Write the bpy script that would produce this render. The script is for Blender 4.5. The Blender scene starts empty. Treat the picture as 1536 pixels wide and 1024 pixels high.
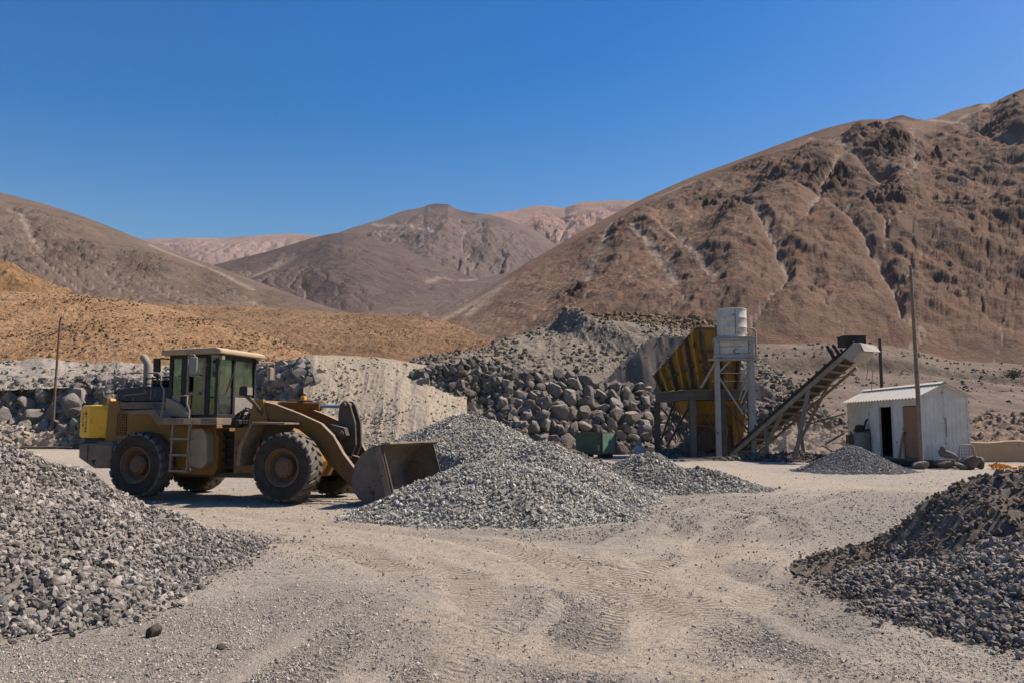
import bpy, math, random
import numpy as np
from mathutils import Vector, Matrix
R = math.radians
rng = np.random.default_rng(7)
random.seed(7)
SC = bpy.context.scene
COL = SC.collection
# ------------------------------------------------------------------ camera
PITCH = math.atan(128/1250); EYE = 1.716
cd = bpy.data.cameras.new('camera'); cam = bpy.data.objects.new('camera', cd); COL.objects.link(cam)
cam.location = (0, 0, EYE); cam.rotation_euler = (math.pi/2+PITCH, 0, 0)
cd.sensor_width = 36; cd.lens = 1250/1536*36; cd.clip_start = .1; cd.clip_end = 20000
SC.camera = cam
CP, SP = math.cos(PITCH), math.sin(PITCH)
def sight(px, py, Y):                      # world point at depth Y seen in direction (px, py) of the photo
    px = np.asarray(px, float); py = np.asarray(py, float); Y = np.asarray(Y, float)
    dx = (px-768)/1250; dy = (512-py)/1250
    t = Y/(CP-dy*SP)
    return dx*t, Y, EYE+t*(SP+dy*CP)
def gnd(px, py):
    dx = (px-768)/1250; dy = (512-py)/1250
    t = -EYE/(SP+dy*CP)
    return t*dx, t*(CP-dy*SP)
# ------------------------------------------------------------------ noise
PERM = np.random.default_rng(3).permutation(256); PERM = np.concatenate([PERM, PERM, PERM])
GA = np.random.default_rng(4).uniform(0, 2*np.pi, 256); GX, GY = np.cos(GA), np.sin(GA)
def pn(x, y, seed=0):
    x = np.asarray(x, float)+seed*17.37; y = np.asarray(y, float)+seed*9.11
    xi = np.floor(x).astype(int); yi = np.floor(y).astype(int)
    xf, yf = x-xi, y-yi; xi &= 255; yi &= 255
    u = xf**3*(xf*(xf*6-15)+10); v = yf**3*(yf*(yf*6-15)+10)
    def g(a, b, dx, dy):
        h = PERM[PERM[(a & 255)]+(b & 255)]
        return GX[h]*dx+GY[h]*dy
    a = g(xi, yi, xf, yf); b = g(xi+1, yi, xf-1, yf); c = g(xi, yi+1, xf, yf-1); d = g(xi+1, yi+1, xf-1, yf-1)
    return ((a+u*(b-a))*(1-v)+(c+u*(d-c))*v)*1.5
def fbm(x, y, o=4, s=0, g=.5):
    r = 0; a = 1; t = 0
    for k in range(o): r = r+a*pn(x*2**k, y*2**k, s+k*3); t += a; a *= g
    return r/t
def ridged(x, y, o=4, s=0, g=.5):
    r = 0; a = 1; t = 0
    for k in range(o): r = r+a*(1-2*np.abs(pn(x*2**k, y*2**k, s+k*5))); t += a; a *= g
    return r/t
def sst(a, b, x):
    t = np.clip((x-a)/(b-a), 0, 1); return t*t*(3-2*t)
# ------------------------------------------------------------------ tags
def tag(o, label=None, cat=None, group=None, kind=None):
    if label: o['label'] = label
    if cat: o['category'] = cat
    if group: o['group'] = group
    if kind: o['kind'] = kind
    return o
def empty(name, loc=(0, 0, 0), rz=0, parent=None):
    o = bpy.data.objects.new(name, None); COL.objects.link(o); o.location = loc; o.rotation_euler = (0, 0, rz)
    o.parent = parent; o.empty_display_size = .2
    return o
def raw_mesh(name, V, F, attrs=None, uv=None, smooth=False):
    """V (n,3); F (m,k) array of equal sized faces"""
    me = bpy.data.meshes.new(name); V = np.ascontiguousarray(V, np.float32); F = np.ascontiguousarray(F, np.int32)
    n, (m, k) = len(V), F.shape
    me.vertices.add(n); me.vertices.foreach_set('co', V.ravel())
    me.loops.add(m*k); me.loops.foreach_set('vertex_index', F.ravel())
    me.polygons.add(m); me.polygons.foreach_set('loop_start', np.arange(0, m*k, k, dtype=np.int32))
    if uv is not None:
        l = me.uv_layers.new(name='uv'); l.data.foreach_set('uv', np.ascontiguousarray(uv[F.ravel()], np.float32).ravel())
    for nm, a in (attrs or {}).items():
        at = me.attributes.new(nm, 'FLOAT', 'POINT'); at.data.foreach_set('value', np.ascontiguousarray(a, np.float32))
    me.update(calc_edges=True)
    me.polygons.foreach_set('use_smooth', np.full(m, smooth, bool))
    return me
def link(name, me, mat=None, parent=None):
    o = bpy.data.objects.new(name, me); COL.objects.link(o); o.parent = parent
    if mat is not None and not me.materials: me.materials.append(mat)
    return o
# ------------------------------------------------------------------ materials
class NT:
    def __init__(s, name):
        s.m = bpy.data.materials.new(name); s.m.use_nodes = True; s.t = s.m.node_tree; s.t.nodes.clear()
        s.out = s.t.nodes.new('ShaderNodeOutputMaterial')
    def n(s, ty, ins=None, **props):
        nd = s.t.nodes.new('ShaderNode'+ty)
        for k, v in props.items(): setattr(nd, k, v)
        for k, v in (ins or {}).items(): s.set(nd.inputs[k], v)
        return nd
    def set(s, sock, v):
        if isinstance(v, bpy.types.NodeSocket): s.t.links.new(v, sock)
        elif isinstance(v, (tuple, list)) and len(v) == 3 and sock.type == 'RGBA': sock.default_value = (*v, 1)
        else: sock.default_value = v
    def noise(s, co, scale, detail=4, rough=.6, dist=0):
        return s.n('TexNoise', {'Vector': co, 'Scale': scale, 'Detail': detail, 'Roughness': rough, 'Distortion': dist}).outputs['Fac']
    def ramp(s, f, a, b):
        return s.n('MapRange', {'Value': f, 'From Min': a, 'From Max': b}).outputs['Result']
    def mix(s, f, a, b, mode='MIX'):
        nd = s.n('Mix', data_type='RGBA', blend_type=mode)
        s.set(nd.inputs[0], f); s.set(nd.inputs[6], a); s.set(nd.inputs[7], b); return nd.outputs[2]
    def math(s, op, a, b=0.0):
        nd = s.n('Math', operation=op); s.set(nd.inputs[0], a); s.set(nd.inputs[1], b); return nd.outputs[0]
    def attr(s, name): return s.n('Attribute', attribute_name=name).outputs['Fac']
    def co(s, which='Object'): return s.n('TexCoord').outputs[which]
    def scale(s, co, v):
        return s.n('Mapping', {'Vector': co, 'Scale': v}).outputs['Vector']
    def done(s, color, rough=.9, bump=None, dist=.02, strength=1.0, metal=0.0, spec=.3):
        b = s.n('BsdfPrincipled'); s.set(b.inputs['Base Color'], color); s.set(b.inputs['Roughness'], rough)
        s.set(b.inputs['Metallic'], metal); s.set(b.inputs['Specular IOR Level'], spec)
        if bump is not None:
            bp = s.n('Bump', {'Height': bump, 'Distance': dist, 'Strength': strength}); s.t.links.new(bp.outputs[0], b.inputs['Normal'])
        s.t.links.new(b.outputs[0], s.out.inputs[0]); return s.m
def mul(c, k): return tuple(x*k for x in c)
def stone_mat(name, c1, c2, dust=None, k=(.55, 1.5), bs=14):
    """crushed stone: every stone has its own tone (attribute), fine grain bump"""
    t = NT(name); co = t.co()
    n = t.noise(co, bs, 4)
    c = t.mix(t.attr('tint'), c1, c2)
    tone = t.ramp(t.attr('tone'), 0, 1); tone = t.n('MapRange', {'Value': tone, 'To Min': k[0], 'To Max': k[1]}).outputs[0]
    g = t.n('CombineColor', {0: tone, 1: tone, 2: tone}).outputs[0]
    c = t.mix(1.0, c, g, 'MULTIPLY')
    c = t.mix(t.math('MULTIPLY', t.ramp(n, .45, .7), .35), c, dust or mul(c2, 1.25))
    return t.done(c, .95, t.noise(co, bs*3, 3), .01, .6, spec=.15)
def paint_mat(name, base, dust, rust=None, dustk=.5, rough=.6, scale=3.0, topdust=.6, spec=.3):
    """old paint: patchy dust, dust lying on upward faces, optional rust spots"""
    t = NT(name); co = t.co()
    n1 = t.noise(co, scale, 6, .65); n2 = t.noise(t.scale(co, (2.5, 2.5, .6)), scale*2, 5, .7)
    c = t.mix(t.math('MULTIPLY', t.ramp(n1, .35, .7), dustk), base, dust)
    c = t.mix(t.math('MULTIPLY', t.ramp(n2, .5, .75), .5*dustk), c, mul(dust, .55))
    if rust: c = t.mix(t.ramp(t.noise(co, scale*1.7, 6, .7), .60, .68), c, rust)
    nz = t.n('SeparateXYZ', {0: t.n('NewGeometry').outputs['Normal']}).outputs[2]
    up = t.math('MULTIPLY', t.ramp(nz, .4, .95), topdust)
    c = t.mix(up, c, mul(dust, 1.15))
    return t.done(c, t.n('MapRange', {'Value': n1, 'To Min': rough-.15, 'To Max': min(1, rough+.3)}).outputs[0], n2, .006, .4, spec=spec)
DUST = (.30, .225, .165)
M = {}
M['yellow'] = paint_mat('worn_yellow_paint', (.29, .125, .010), (.165, .11, .066), (.04, .028, .018), .75, .6, 2.2, .75)
M['sunlit_yellow'] = paint_mat('sunlit_yellow_paint', (.85, .42, .012), (.5, .33, .1), (.2, .1, .02), .3, .5, 2.2, .5)
M['navy'] = paint_mat('dark_navy_paint', (.012, .014, .028), (.07, .065, .065), (.2, .16, .13), .5, .4, 3, .25)
M['taupe'] = paint_mat('dusty_steel', (.15, .108, .078), (.28, .205, .145), (.07, .05, .035), .9, .85, 3, .8)
M['tanroof'] = paint_mat('dusty_tan_paint', (.36, .25, .15), (.42, .32, .22), None, .8, .85, 3, .6)
M['steel'] = paint_mat('bucket_steel', (.095, .075, .062), (.21, .165, .13), (.035, .028, .024), .75, .55, 2, .6)
M['browniron'] = paint_mat('grimy_iron', (.06, .043, .033), (.17, .125, .09), (.02, .016, .014), .6, .6, 3, .7)
M['black'] = paint_mat('black_grease', (.012, .011, .01), (.06, .05, .04), None, .5, .5, 4, .3)
M['rim'] = paint_mat('rim_paint', (.125, .075, .04), (.16, .115, .08), (.06, .04, .025), .7, .8, 4, .5)
M['pipe'] = paint_mat('weathered_pipe', (.2, .17, .15), (.34, .27, .22), (.12, .07, .04), .6, .6, 4, .3)
M['rail'] = paint_mat('dull_rail_paint', (.20, .155, .12), (.3, .23, .17), None, .7, .7, 4, .4)
M['white'] = paint_mat('white_sheet_paint', (.62, .59, .55), (.40, .335, .27), (.23, .12, .06), .6, .6, 1.6, .35)
M['tankwhite'] = paint_mat('rusty_white_tank', (.52, .495, .46), (.34, .29, .24), (.15, .075, .025), .75, .55, 2.0, .35)
M['standwhite'] = paint_mat('weathered_white_steel', (.33, .305, .28), (.24, .205, .175), (.12, .07, .035), .6, .6, 1.8, .4)
M['roofsheet'] = paint_mat('pale_roof_sheet', (.64, .60, .53), (.50, .43, .34), None, .6, .7, 1.3, .5)
M['plantgrey'] = paint_mat('grey_plant_steel', (.085, .078, .074), (.20, .165, .135), (.06, .035, .02), .6, .7, 1.6, .8)
M['hopper'] = paint_mat('grimy_yellow_plate', (.38, .19, .016), (.13, .088, .05), (.03, .02, .014), .8, .6, .8, .7)
M['conv'] = paint_mat('dusty_conveyor_steel', (.20, .155, .112), (.28, .22, .16), (.10, .07, .045), .8, .8, 1.5, .6)
M['belt'] = paint_mat('conveyor_rubber', (.035, .031, .027), (.10, .085, .07), None, .6, .8, 1.5, .4)
M['hoodwhite'] = paint_mat('dusty_canvas_hood', (.33, .295, .25), (.28, .235, .19), None, .6, .8, 1.5, .5)
M['door'] = paint_mat('brown_plywood', (.27, .135, .065), (.30, .18, .10), None, .5, .8, 2, .2)
M['wood'] = paint_mat('grey_weathered_wood', (.16, .12, .09), (.28, .22, .17), (.06, .045, .03), .6, .9, 3, .2)
M['darkwood'] = paint_mat('dark_pole_wood', (.055, .045, .038), (.12, .1, .08), None, .5, .9, 3, .2)
M['green'] = paint_mat('faded_green_paint', (.018, .06, .042), (.13, .13, .10), (.09, .045, .025), .55, .6, 1.3, .7)
M['sunlit_green'] = paint_mat('sunlit_green_paint', (.07, .16, .115), (.24, .24, .18), (.14, .08, .045), .65, .6, 1.3, .7)  # lighter copy of the green, paints sunlight onto the skip's end
M['concrete'] = paint_mat('rough_concrete', (.34, .31, .28), (.42, .36, .3), (.2, .17, .14), .6, .95, 3, .3)
M['adobe'] = paint_mat('mud_plaster', (.34, .22, .13), (.40, .29, .19), (.22, .14, .085), .8, .95, 1.4, .3)
M['sack'] = paint_mat('sack_cloth', (.33, .265, .195), (.35, .28, .2), None, .7, .95, 4, .2)
M['whitesack'] = paint_mat('white_sack_cloth', (.50, .47, .43), (.45, .4, .35), None, .5, .95, 4, .2)
M['orange'] = paint_mat('orange_plastic', (.75, .30, .02), (.5, .3, .1), None, .4, .6, 5, .2)
M['cloth'] = paint_mat('dark_work_cloth', (.03, .03, .035), (.06, .05, .05), None, .4, .95, 5, .1)
M['skin'] = paint_mat('skin', (.30, .16, .10), (.32, .18, .12), None, .2, .6, 8, 0)
M['hair'] = paint_mat('dark_hair', (.015, .012, .01), (.03, .025, .02), None, .3, .8, 8, 0)
M['seat'] = paint_mat('seat_vinyl', (.02, .02, .022), (.06, .055, .05), None, .4, .7, 5, .2)
M['chrome'] = paint_mat('piston_rod', (.16, .24, .38), (.4, .4, .4), None, .3, .25, 5, .2)
M['lens'] = paint_mat('lamp_lens', (.22, .21, .19), (.2, .17, .14), None, .4, .2, 5, .2)
M['armyellow'] = paint_mat('grimy_arm_paint', (.19, .088, .014), (.115, .074, .046), (.035, .026, .02), .85, .6, 1.6, .8)
M['cabblack'] = paint_mat('dull_black_paint', (.016, .016, .017), (.06, .055, .048), None, .4, .5, 4, .4)
M['mirror'] = paint_mat('mirror_back', (.20, .21, .20), (.3, .27, .22), None, .4, .35, 4, .2)
M['rust'] = paint_mat('rusty_iron', (.115, .065, .04), (.22, .16, .115), (.05, .03, .02), .6, .8, 4, .3)
M['concretesack'] = paint_mat('grey_sack_cloth', (.33, .29, .245), (.26, .22, .18), None, .7, .95, 4, .2)
M['leaf'] = paint_mat('dark_leaves', (.035, .04, .02), (.09, .085, .05), None, .5, .8, 6, .0)
M['lettering'] = paint_mat('dark_lettering', (.035, .028, .02), (.06, .045, .03), None, .3, .7, 5, 0)
def tyre_mat():
    t = NT('dusty_tyre_rubber'); co = t.co()
    n = t.noise(co, 5, 6, .7)
    c = t.mix(t.ramp(n, .3, .75), (.022, .019, .016), (.075, .059, .046))
    c = t.mix(t.math('MULTIPLY', t.attr('tread'), .75), c, (.20, .165, .135))
    return t.done(c, .9, t.noise(co, 40, 3), .004, .4, spec=.2)
M['tyre'] = tyre_mat()
def glass_mat():
    t = NT('dusty_green_glass')
    n = t.ramp(t.noise(t.co(), 2.5, 5, .7), .35, .8)
    tr = t.n('BsdfTransparent', {'Color': (.60, .635, .59, 1)}); gl = t.n('BsdfGlossy', {'Color': (.8, .9, .88, 1), 'Roughness': .06})
    di = t.n('BsdfDiffuse', {'Color': (.30, .31, .28, 1)})
    m1 = t.n('MixShader', {0: .07, 1: tr.outputs[0], 2: gl.outputs[0]})
    m2 = t.n('MixShader', {0: t.math('MULTIPLY', n, .16), 1: m1.outputs[0], 2: di.outputs[0]})
    t.t.links.new(m2.outputs[0], t.out.inputs[0]); return t.m
M['glass'] = glass_mat()
def mountain_mat(name, cs, rock, scree, ms, bump=1.0, streak=.5):
    """cs two earth colours; attributes rock / scree placed with the relief; UV in metres (along, down slope)"""
    t = NT(name); uv = t.co('UV'); co = t.co()
    big = t.noise(co, .35/ms, 6, .62, .5); st = t.noise(t.scale(uv, (.55/ms, .10/ms, 1)), 1.0, 5, .6, .8)
    fine = t.noise(co, 11/ms, 6, .78); mid = t.noise(co, 2.5/ms, 6, .7)
    c = t.mix(t.ramp(big, .38, .62), cs[0], cs[1])
    c = t.mix(t.math('MULTIPLY', t.ramp(t.noise(co, .8/ms, 6, .7, 1.0), .5, .66), .6), c, tuple(x*y for x, y in zip(cs[1], (1.12, .90, .78))))
    c = t.mix(t.math('MULTIPLY', t.ramp(st, .5, .8), streak), c, mul(cs[1], 1.3))
    c = t.mix(t.math('MULTIPLY', t.ramp(mid, .5, .68), .5), c, mul(cs[0], .62))
    c = t.mix(t.math('MULTIPLY', t.ramp(mid, .45, .30), .35), c, mul(cs[1], 1.25))
    sc = t.math('MULTIPLY', t.attr('scree'), t.ramp(t.math('ADD', mid, t.math('MULTIPLY', fine, .5)), .45, .85))
    c = t.mix(sc, c, scree)
    rk = t.math('MULTIPLY', t.attr('rock'), t.ramp(t.math('ADD', mid, t.math('MULTIPLY', fine, .8)), .55, .85))
    c = t.mix(rk, c, rock)
    c = t.mix(t.math('MULTIPLY', t.ramp(fine, .54, .68), .55), c, mul(cs[0], .5))
    h = t.math('ADD', t.math('MULTIPLY', mid, .7), t.math('MULTIPLY', fine, .55))
    return t.done(c, .97, h, ms*.16*bump, 1.0, spec=.05)
def bank_mat(name, c1, c2, c3, s=1.0, bump=.12, streaked=True):
    t = NT(name); co = t.co(); uv = t.co('UV')
    n = t.noise(co, .35*s, 5, .6); m = t.noise(co, 1.7*s, 6, .7); f = t.noise(co, 7*s, 5, .75)
    st = t.noise(t.scale(uv, (.9*s, .12*s, 1)), 1.0, 6, .65, .5)
    c = t.mix(t.ramp(n, .38, .62), c1, c2)
    c = t.mix(t.math('MULTIPLY', t.ramp(st if streaked else m, .48, .72), .6), c, c3)
    c = t.mix(t.math('MULTIPLY', t.ramp(m, .5, .72), .5), c, mul(c1, .65))
    c = t.mix(t.math('MULTIPLY', t.ramp(f, .52, .7), .55), c, mul(c1, .55))
    c = t.mix(t.math('MULTIPLY', t.ramp(f, .45, .3), .4), c, mul(c2, 1.35))
    return t.done(c, .97, t.math('ADD', m, t.math('MULTIPLY', f, .6)), bump, 1.0, spec=.08)
# ------------------------------------------------------------------ mesh builder
class MB:
    def __init__(s): s.v = []; s.f = []
    def add(s, vs, fs):
        b = len(s.v); s.v += [tuple(map(float, v)) for v in vs]; s.f += [tuple(i+b for i in f) for f in fs]; return s
    def box(s, x0, x1, y0, y1, z0, z1):
        return s.add([(x0, y0, z0), (x1, y0, z0), (x1, y1, z0), (x0, y1, z0), (x0, y0, z1), (x1, y0, z1), (x1, y1, z1), (x0, y1, z1)],
                     [(3, 2, 1, 0), (4, 5, 6, 7), (0, 1, 5, 4), (1, 2, 6, 5), (2, 3, 7, 6), (3, 0, 4, 7)])
    def prism(s, poly, y0, y1):             # polygon in (x,z) extruded along y
        n = len(poly)
        if sum(poly[i][0]*poly[(i+1) % n][1]-poly[(i+1) % n][0]*poly[i][1] for i in range(n)) < 0: poly = poly[::-1]
        vs = [(x, y0, z) for x, z in poly]+[(x, y1, z) for x, z in poly]
        fs = [tuple(range(n)), tuple(range(2*n-1, n-1, -1))]
        fs += [((i+1) % n, i, n+i, n+(i+1) % n) for i in range(n)]
        return s.add(vs, fs)
    def beam(s, p0, p1, w, h=None, up=(0, 0, 1)):
        h = h or w; p0 = Vector(p0); p1 = Vector(p1); d = (p1-p0).normalized(); u = Vector(up)
        if abs(d.dot(u)) > .97: u = Vector((0, 1, 0))
        a = d.cross(u).normalized()*w/2; b = a.cross(d).normalized()*h/2
        vs = [p0-a-b, p0+a-b, p0+a+b, p0-a+b, p1-a-b, p1+a-b, p1+a+b, p1-a+b]
        return s.add(vs, [(3, 2, 1, 0), (4, 5, 6, 7), (0, 1, 5, 4), (1, 2, 6, 5), (2, 3, 7, 6), (3, 0, 4, 7)])
    def ibeam(s, p0, p1, w, up=(0, 1, 0)):
        p0 = Vector(p0); p1 = Vector(p1); d = (p1-p0).normalized(); u = Vector(up)
        if abs(d.dot(u)) > .97: u = Vector((1, 0, 0))
        a = d.cross(u).normalized(); b = a.cross(d).normalized()
        for k in (-1, 1): s.beam(p0+b*k*w*.45, p1+b*k*w*.45, w, w*.12, up=b)
        return s.beam(p0, p1, w*.14, w*.78, up=b)
    def tube(s, pts, r, n=8):
        pts = [Vector(p) for p in pts]; vs = []; fs = []; rs = r if isinstance(r, (list, tuple)) else [r]*len(pts)
        ref = None
        for i, p in enumerate(pts):
            d = (pts[min(i+1, len(pts)-1)]-pts[max(i-1, 0)]).normalized()
            if ref is None:
                ref = d.cross(Vector((0, 0, 1)) if abs(d.z) < .9 else Vector((1, 0, 0))).normalized()
            ref = (ref-d*ref.dot(d)).normalized(); b = d.cross(ref)
            vs += [p+(ref*math.cos(2*math.pi*k/n)+b*math.sin(2*math.pi*k/n))*rs[i] for k in range(n)]
        for i in range(len(pts)-1):
            fs += [(i*n+k, i*n+(k+1) % n, (i+1)*n+(k+1) % n, (i+1)*n+k) for k in range(n)]
        fs += [tuple(range(n-1, -1, -1)), tuple(range((len(pts)-1)*n, len(pts)*n))]
        return s.add(vs, fs)
    def lathe(s, prof, n=32, c=(0, 0, 0), axis='y'):   # prof (radius, along)
        vs = []; fs = []
        for r, a in prof:
            for k in range(n):
                x, z = r*math.cos(2*math.pi*k/n), r*math.sin(2*math.pi*k/n)
                vs.append((c[0]+x, c[1]+a, c[2]+z) if axis == 'y' else (c[0]+x, c[1]+z, c[2]+a))
        for i in range(len(prof)-1):
            fs += [(i*n+k, i*n+(k+1) % n, (i+1)*n+(k+1) % n, (i+1)*n+k) for k in range(n)]
        return s.add(vs, fs)
    def build(s, name, mat, parent=None, bevel=0, smooth=None, attr=None, seg=2):
        me = bpy.data.meshes.new(name); me.from_pydata(s.v, [], s.f)
        import bmesh
        bm = bmesh.new(); bm.from_mesh(me); bmesh.ops.recalc_face_normals(bm, faces=bm.faces); bm.to_mesh(me); bm.free()
        if attr:
            for k, a in attr.items():
                me.attributes.new(k, 'FLOAT', 'POINT').data.foreach_set('value', np.asarray(a, np.float32))
        me.materials.append(mat)
        if smooth is not None:
            me.polygons.foreach_set('use_smooth', np.ones(len(me.polygons), bool)); me.set_sharp_from_angle(angle=R(smooth))
        o = bpy.data.objects.new(name, me); COL.objects.link(o); o.parent = parent
        if bevel:
            b = o.modifiers.new('bevel', 'BEVEL'); b.width = bevel; b.segments = seg; b.limit_method = 'ANGLE'; b.angle_limit = R(35)
        return o
# ------------------------------------------------------------------ stones
def ico(sub):
    import bmesh
    bm = bmesh.new(); bmesh.ops.create_icosphere(bm, subdivisions=sub, radius=1)
    V = np.array([v.co[:] for v in bm.verts]); F = np.array([[v.index for v in f.verts] for f in bm.faces]); bm.free()
    return V, F
ICO1 = ico(1); ICO2 = ico(2); ICO3 = ico(3)
def stone_templates(n, seed=1):
    g = np.random.default_rng(seed); V, F = ICO1; out = []
    for i in range(n):
        W = V*(1+g.uniform(-.38, .3, (len(V), 1)))+g.normal(0, .1, V.shape)
        W *= np.array([1.15, .85, .66])*g.uniform(.85, 1.15, 3); out.append(W)
    return np.array(out), F
ST, SF = stone_templates(14)
def rand_rot(n, g):
    q = g.normal(size=(n, 4)); q /= np.linalg.norm(q, axis=1)[:, None]; w, x, y, z = q.T
    return np.stack([np.stack([1-2*(y*y+z*z), 2*(x*y-z*w), 2*(x*z+y*w)], -1), np.stack([2*(x*y+z*w), 1-2*(x*x+z*z), 2*(y*z-x*w)], -1),
                     np.stack([2*(x*z-y*w), 2*(y*z+x*w), 1-2*(x*x+y*y)], -1)], 1)
def stones(P, size, g):
    """P (n,3) centres, size (n,) radii -> verts, faces, tone, tint"""
    n = len(P); T = ST[g.integers(0, len(ST), n)]*np.asarray(size)[:, None, None]
    V = np.einsum('nij,nkj->nki', rand_rot(n, g), T)+P[:, None, :]
    k = T.shape[1]; F = SF[None]+(np.arange(n)*k)[:, None, None]
    return V.reshape(-1, 3), F.reshape(-1, 3), np.repeat(g.beta(2, 2.4, n), k), np.repeat(g.random(n), k)
def join(parts):
    V = []; F = []; A = []; B = []; o = 0
    for v, f, a, b in parts:
        if f.shape[1] == 4: f = np.concatenate([f[:, [0, 1, 2]], f[:, [0, 2, 3]]])
        V.append(v); F.append(f+o); A.append(a); B.append(b); o += len(v)
    return np.concatenate(V), np.concatenate(F), np.concatenate(A), np.concatenate(B)
def grid_faces(nr, nc):
    i = np.arange(nr-1)[:, None]*nc+np.arange(nc-1)[None]
    return np.stack([i, i+1, i+1+nc, i+nc], -1).reshape(-1, 4)
def sizes(n, lo, hi, g, p=2.2): return lo+(hi-lo)*g.random(n)**p
# ------------------------------------------------------------------ heaps
def heap(name, label, cat, h, box, n, lo, hi, mat, seed, fringe=.5, res=.09, group=None, vis=True, dens=None, p=2.2, sz=None):
    """one heap: a core surface h(x,y) and its crushed stones in one mesh"""
    g = np.random.default_rng(seed); x0, x1, y0, y1 = box
    xs = np.arange(x0, x1, res); ys = np.arange(y0, y1, res); X, Y = np.meshgrid(xs, ys)
    Z = h(X, Y)-.02
    V = np.stack([X, Y, Z], -1).reshape(-1, 3); F = grid_faces(len(ys), len(xs))
    F = F[(Z.reshape(-1)[F] > -.04).any(1)]
    use = np.unique(F); mp = np.full(len(V), -1); mp[use] = np.arange(len(use)); V = V[use]; F = mp[F]
    tn = .42+.22*pn(V[:, 0]*6, V[:, 1]*6, seed); core = (V, F, np.clip(tn, 0, 1)*.6, np.clip(.5+fbm(V[:, 0], V[:, 1], 2, seed), 0, 1))
    px = g.uniform(x0, x1, n*4); py = g.uniform(y0, y1, n*4); pz = h(px, py)
    keep = (pz > 0) | (g.random(n*4) < np.exp(np.minimum(pz, 0)/max(fringe, .01)*3)*.35)
    if dens is not None: keep &= g.random(n*4) < dens(px, py)
    if vis:                                 # nothing far outside the frame
        keep &= np.abs(px/np.maximum(py, .5)) < 1.25
    px, py, pz = px[keep][:n], py[keep][:n], pz[keep][:n]
    s = sizes(len(px), lo, hi, g, p); s = s*sz(px, py, pz) if sz else s; s = np.where(pz < .02, s*.75, s)
    P = np.stack([px, py, np.maximum(pz, 0)+s*g.uniform(-.1, .5, len(px))], -1)
    sv, sf, sa, sb = stones(P, s, g); sa = np.clip(sa+.34*fbm(sv[:, 0]*.9, sv[:, 1]*.9, 4, seed+3), 0, 1); sb = np.clip(.5*sb+.25+.7*fbm(sv[:, 0]*.5, sv[:, 1]*.5, 3, seed+9), 0, 1)
    V, F, A, B = join([core, (sv, sf, sa, sb)])
    o = link(name, raw_mesh(name, V, F, {'tone': A, 'tint': B}), mat)
    return tag(o, label, cat, group)
def cone(cx, cy, rs, zs, sx=1, sy=1, rot=0, rough=.06, fr=1.2, seed=0, cut=.5):
    ca, sa = math.cos(rot), math.sin(rot)
    def h(x, y):
        dx, dy = x-cx, y-cy; u = (dx*ca+dy*sa)/sx; v = (-dx*sa+dy*ca)/sy
        r = np.sqrt(u*u+v*v); a = np.arctan2(v, u)
        r = r*(1+.10*pn(np.cos(a)*1.7+seed, np.sin(a)*1.7, seed)+.04*pn(np.cos(a)*5+seed, np.sin(a)*5, seed+2))
        z = np.interp(r, rs, zs, right=zs[-1])
        z = z-np.maximum(r-rs[-1], 0)*.6
        return z+np.clip(z, 0, .3)/.3*rough*fbm(x*fr, y*fr, 4, seed)*2
    return h
# ------------------------------------------------------------------ terrain sheets with a ridge
def curve(pts, x, k):
    p = sorted(pts); return np.interp(x, [a[0] for a in p], [a[k] for a in p])
def blur(A, n, ax=1):
    for _ in range(n):
        P = np.pad(A, ((1, 1), (0, 0)) if ax == 0 else ((0, 0), (1, 1)), mode='edge')
        A = .25*P[:-2]+.5*P[1:-1]+.25*P[2:] if ax == 0 else .25*P[:, :-2]+.5*P[:, 1:-1]+.25*P[:, 2:]
    return A
def resample(A, nr, nc):
    r = np.linspace(0, A.shape[0]-1.0001, nr); c = np.linspace(0, A.shape[1]-1.0001, nc); i = r.astype(int); j = c.astype(int); a = (r-i)[:, None]; b = (c-j)[None]
    return A[i][:, j]*(1-a)*(1-b)+A[i+1][:, j]*a*(1-b)+A[i][:, j+1]*(1-a)*b+A[i+1][:, j+1]*a*b
def drainage(Z, top, k):
    """water runs from row 'top' down to row 0; returns (log flow) on the full grid"""
    Zc = resample(Z[:top+1], max(8, (top+1)//k), max(8, Z.shape[1]//k)); nr, nc = Zc.shape; A = np.ones_like(Zc); idx = np.arange(nc)
    for i in range(nr-1, 0, -1):
        P = np.pad(Zc[i-1], 2, mode='edge'); cand = np.stack([P[m:m+nc]+(.04*abs(m-2)*0) for m in range(5)]); j = np.clip(idx+cand.argmin(0)-2, 0, nc-1)
        np.add.at(A[i-1], j, A[i])
    f = np.log(A)/math.log(nr*2.0)
    full = np.zeros_like(Z); full[:top+1] = resample(f, top+1, Z.shape[1]); full[top+1:] = full[top]
    return np.clip(full, 0, 1.4), A
def carve(Z, top, amp, scales=((7, .5), (3, .34), (1, .17)), power=1.3):
    """cuts branching gullies; returns new height and a channel mask"""
    ch = np.zeros_like(Z)
    for k, a in scales:
        f, _ = drainage(Z, top, k); d = f**power
        w = blur(blur(d, k*k//3+1, 1), max(1, k//2), 0)*.7+blur(blur(d, k*k*4, 1), 2*k, 0)*1.3
        Z = Z-amp*a*w; ch = np.maximum(ch, blur(d, max(1, k//2))*(1 if k > 1 else .8))
    return Z, ch
class Sheet: pass
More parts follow.
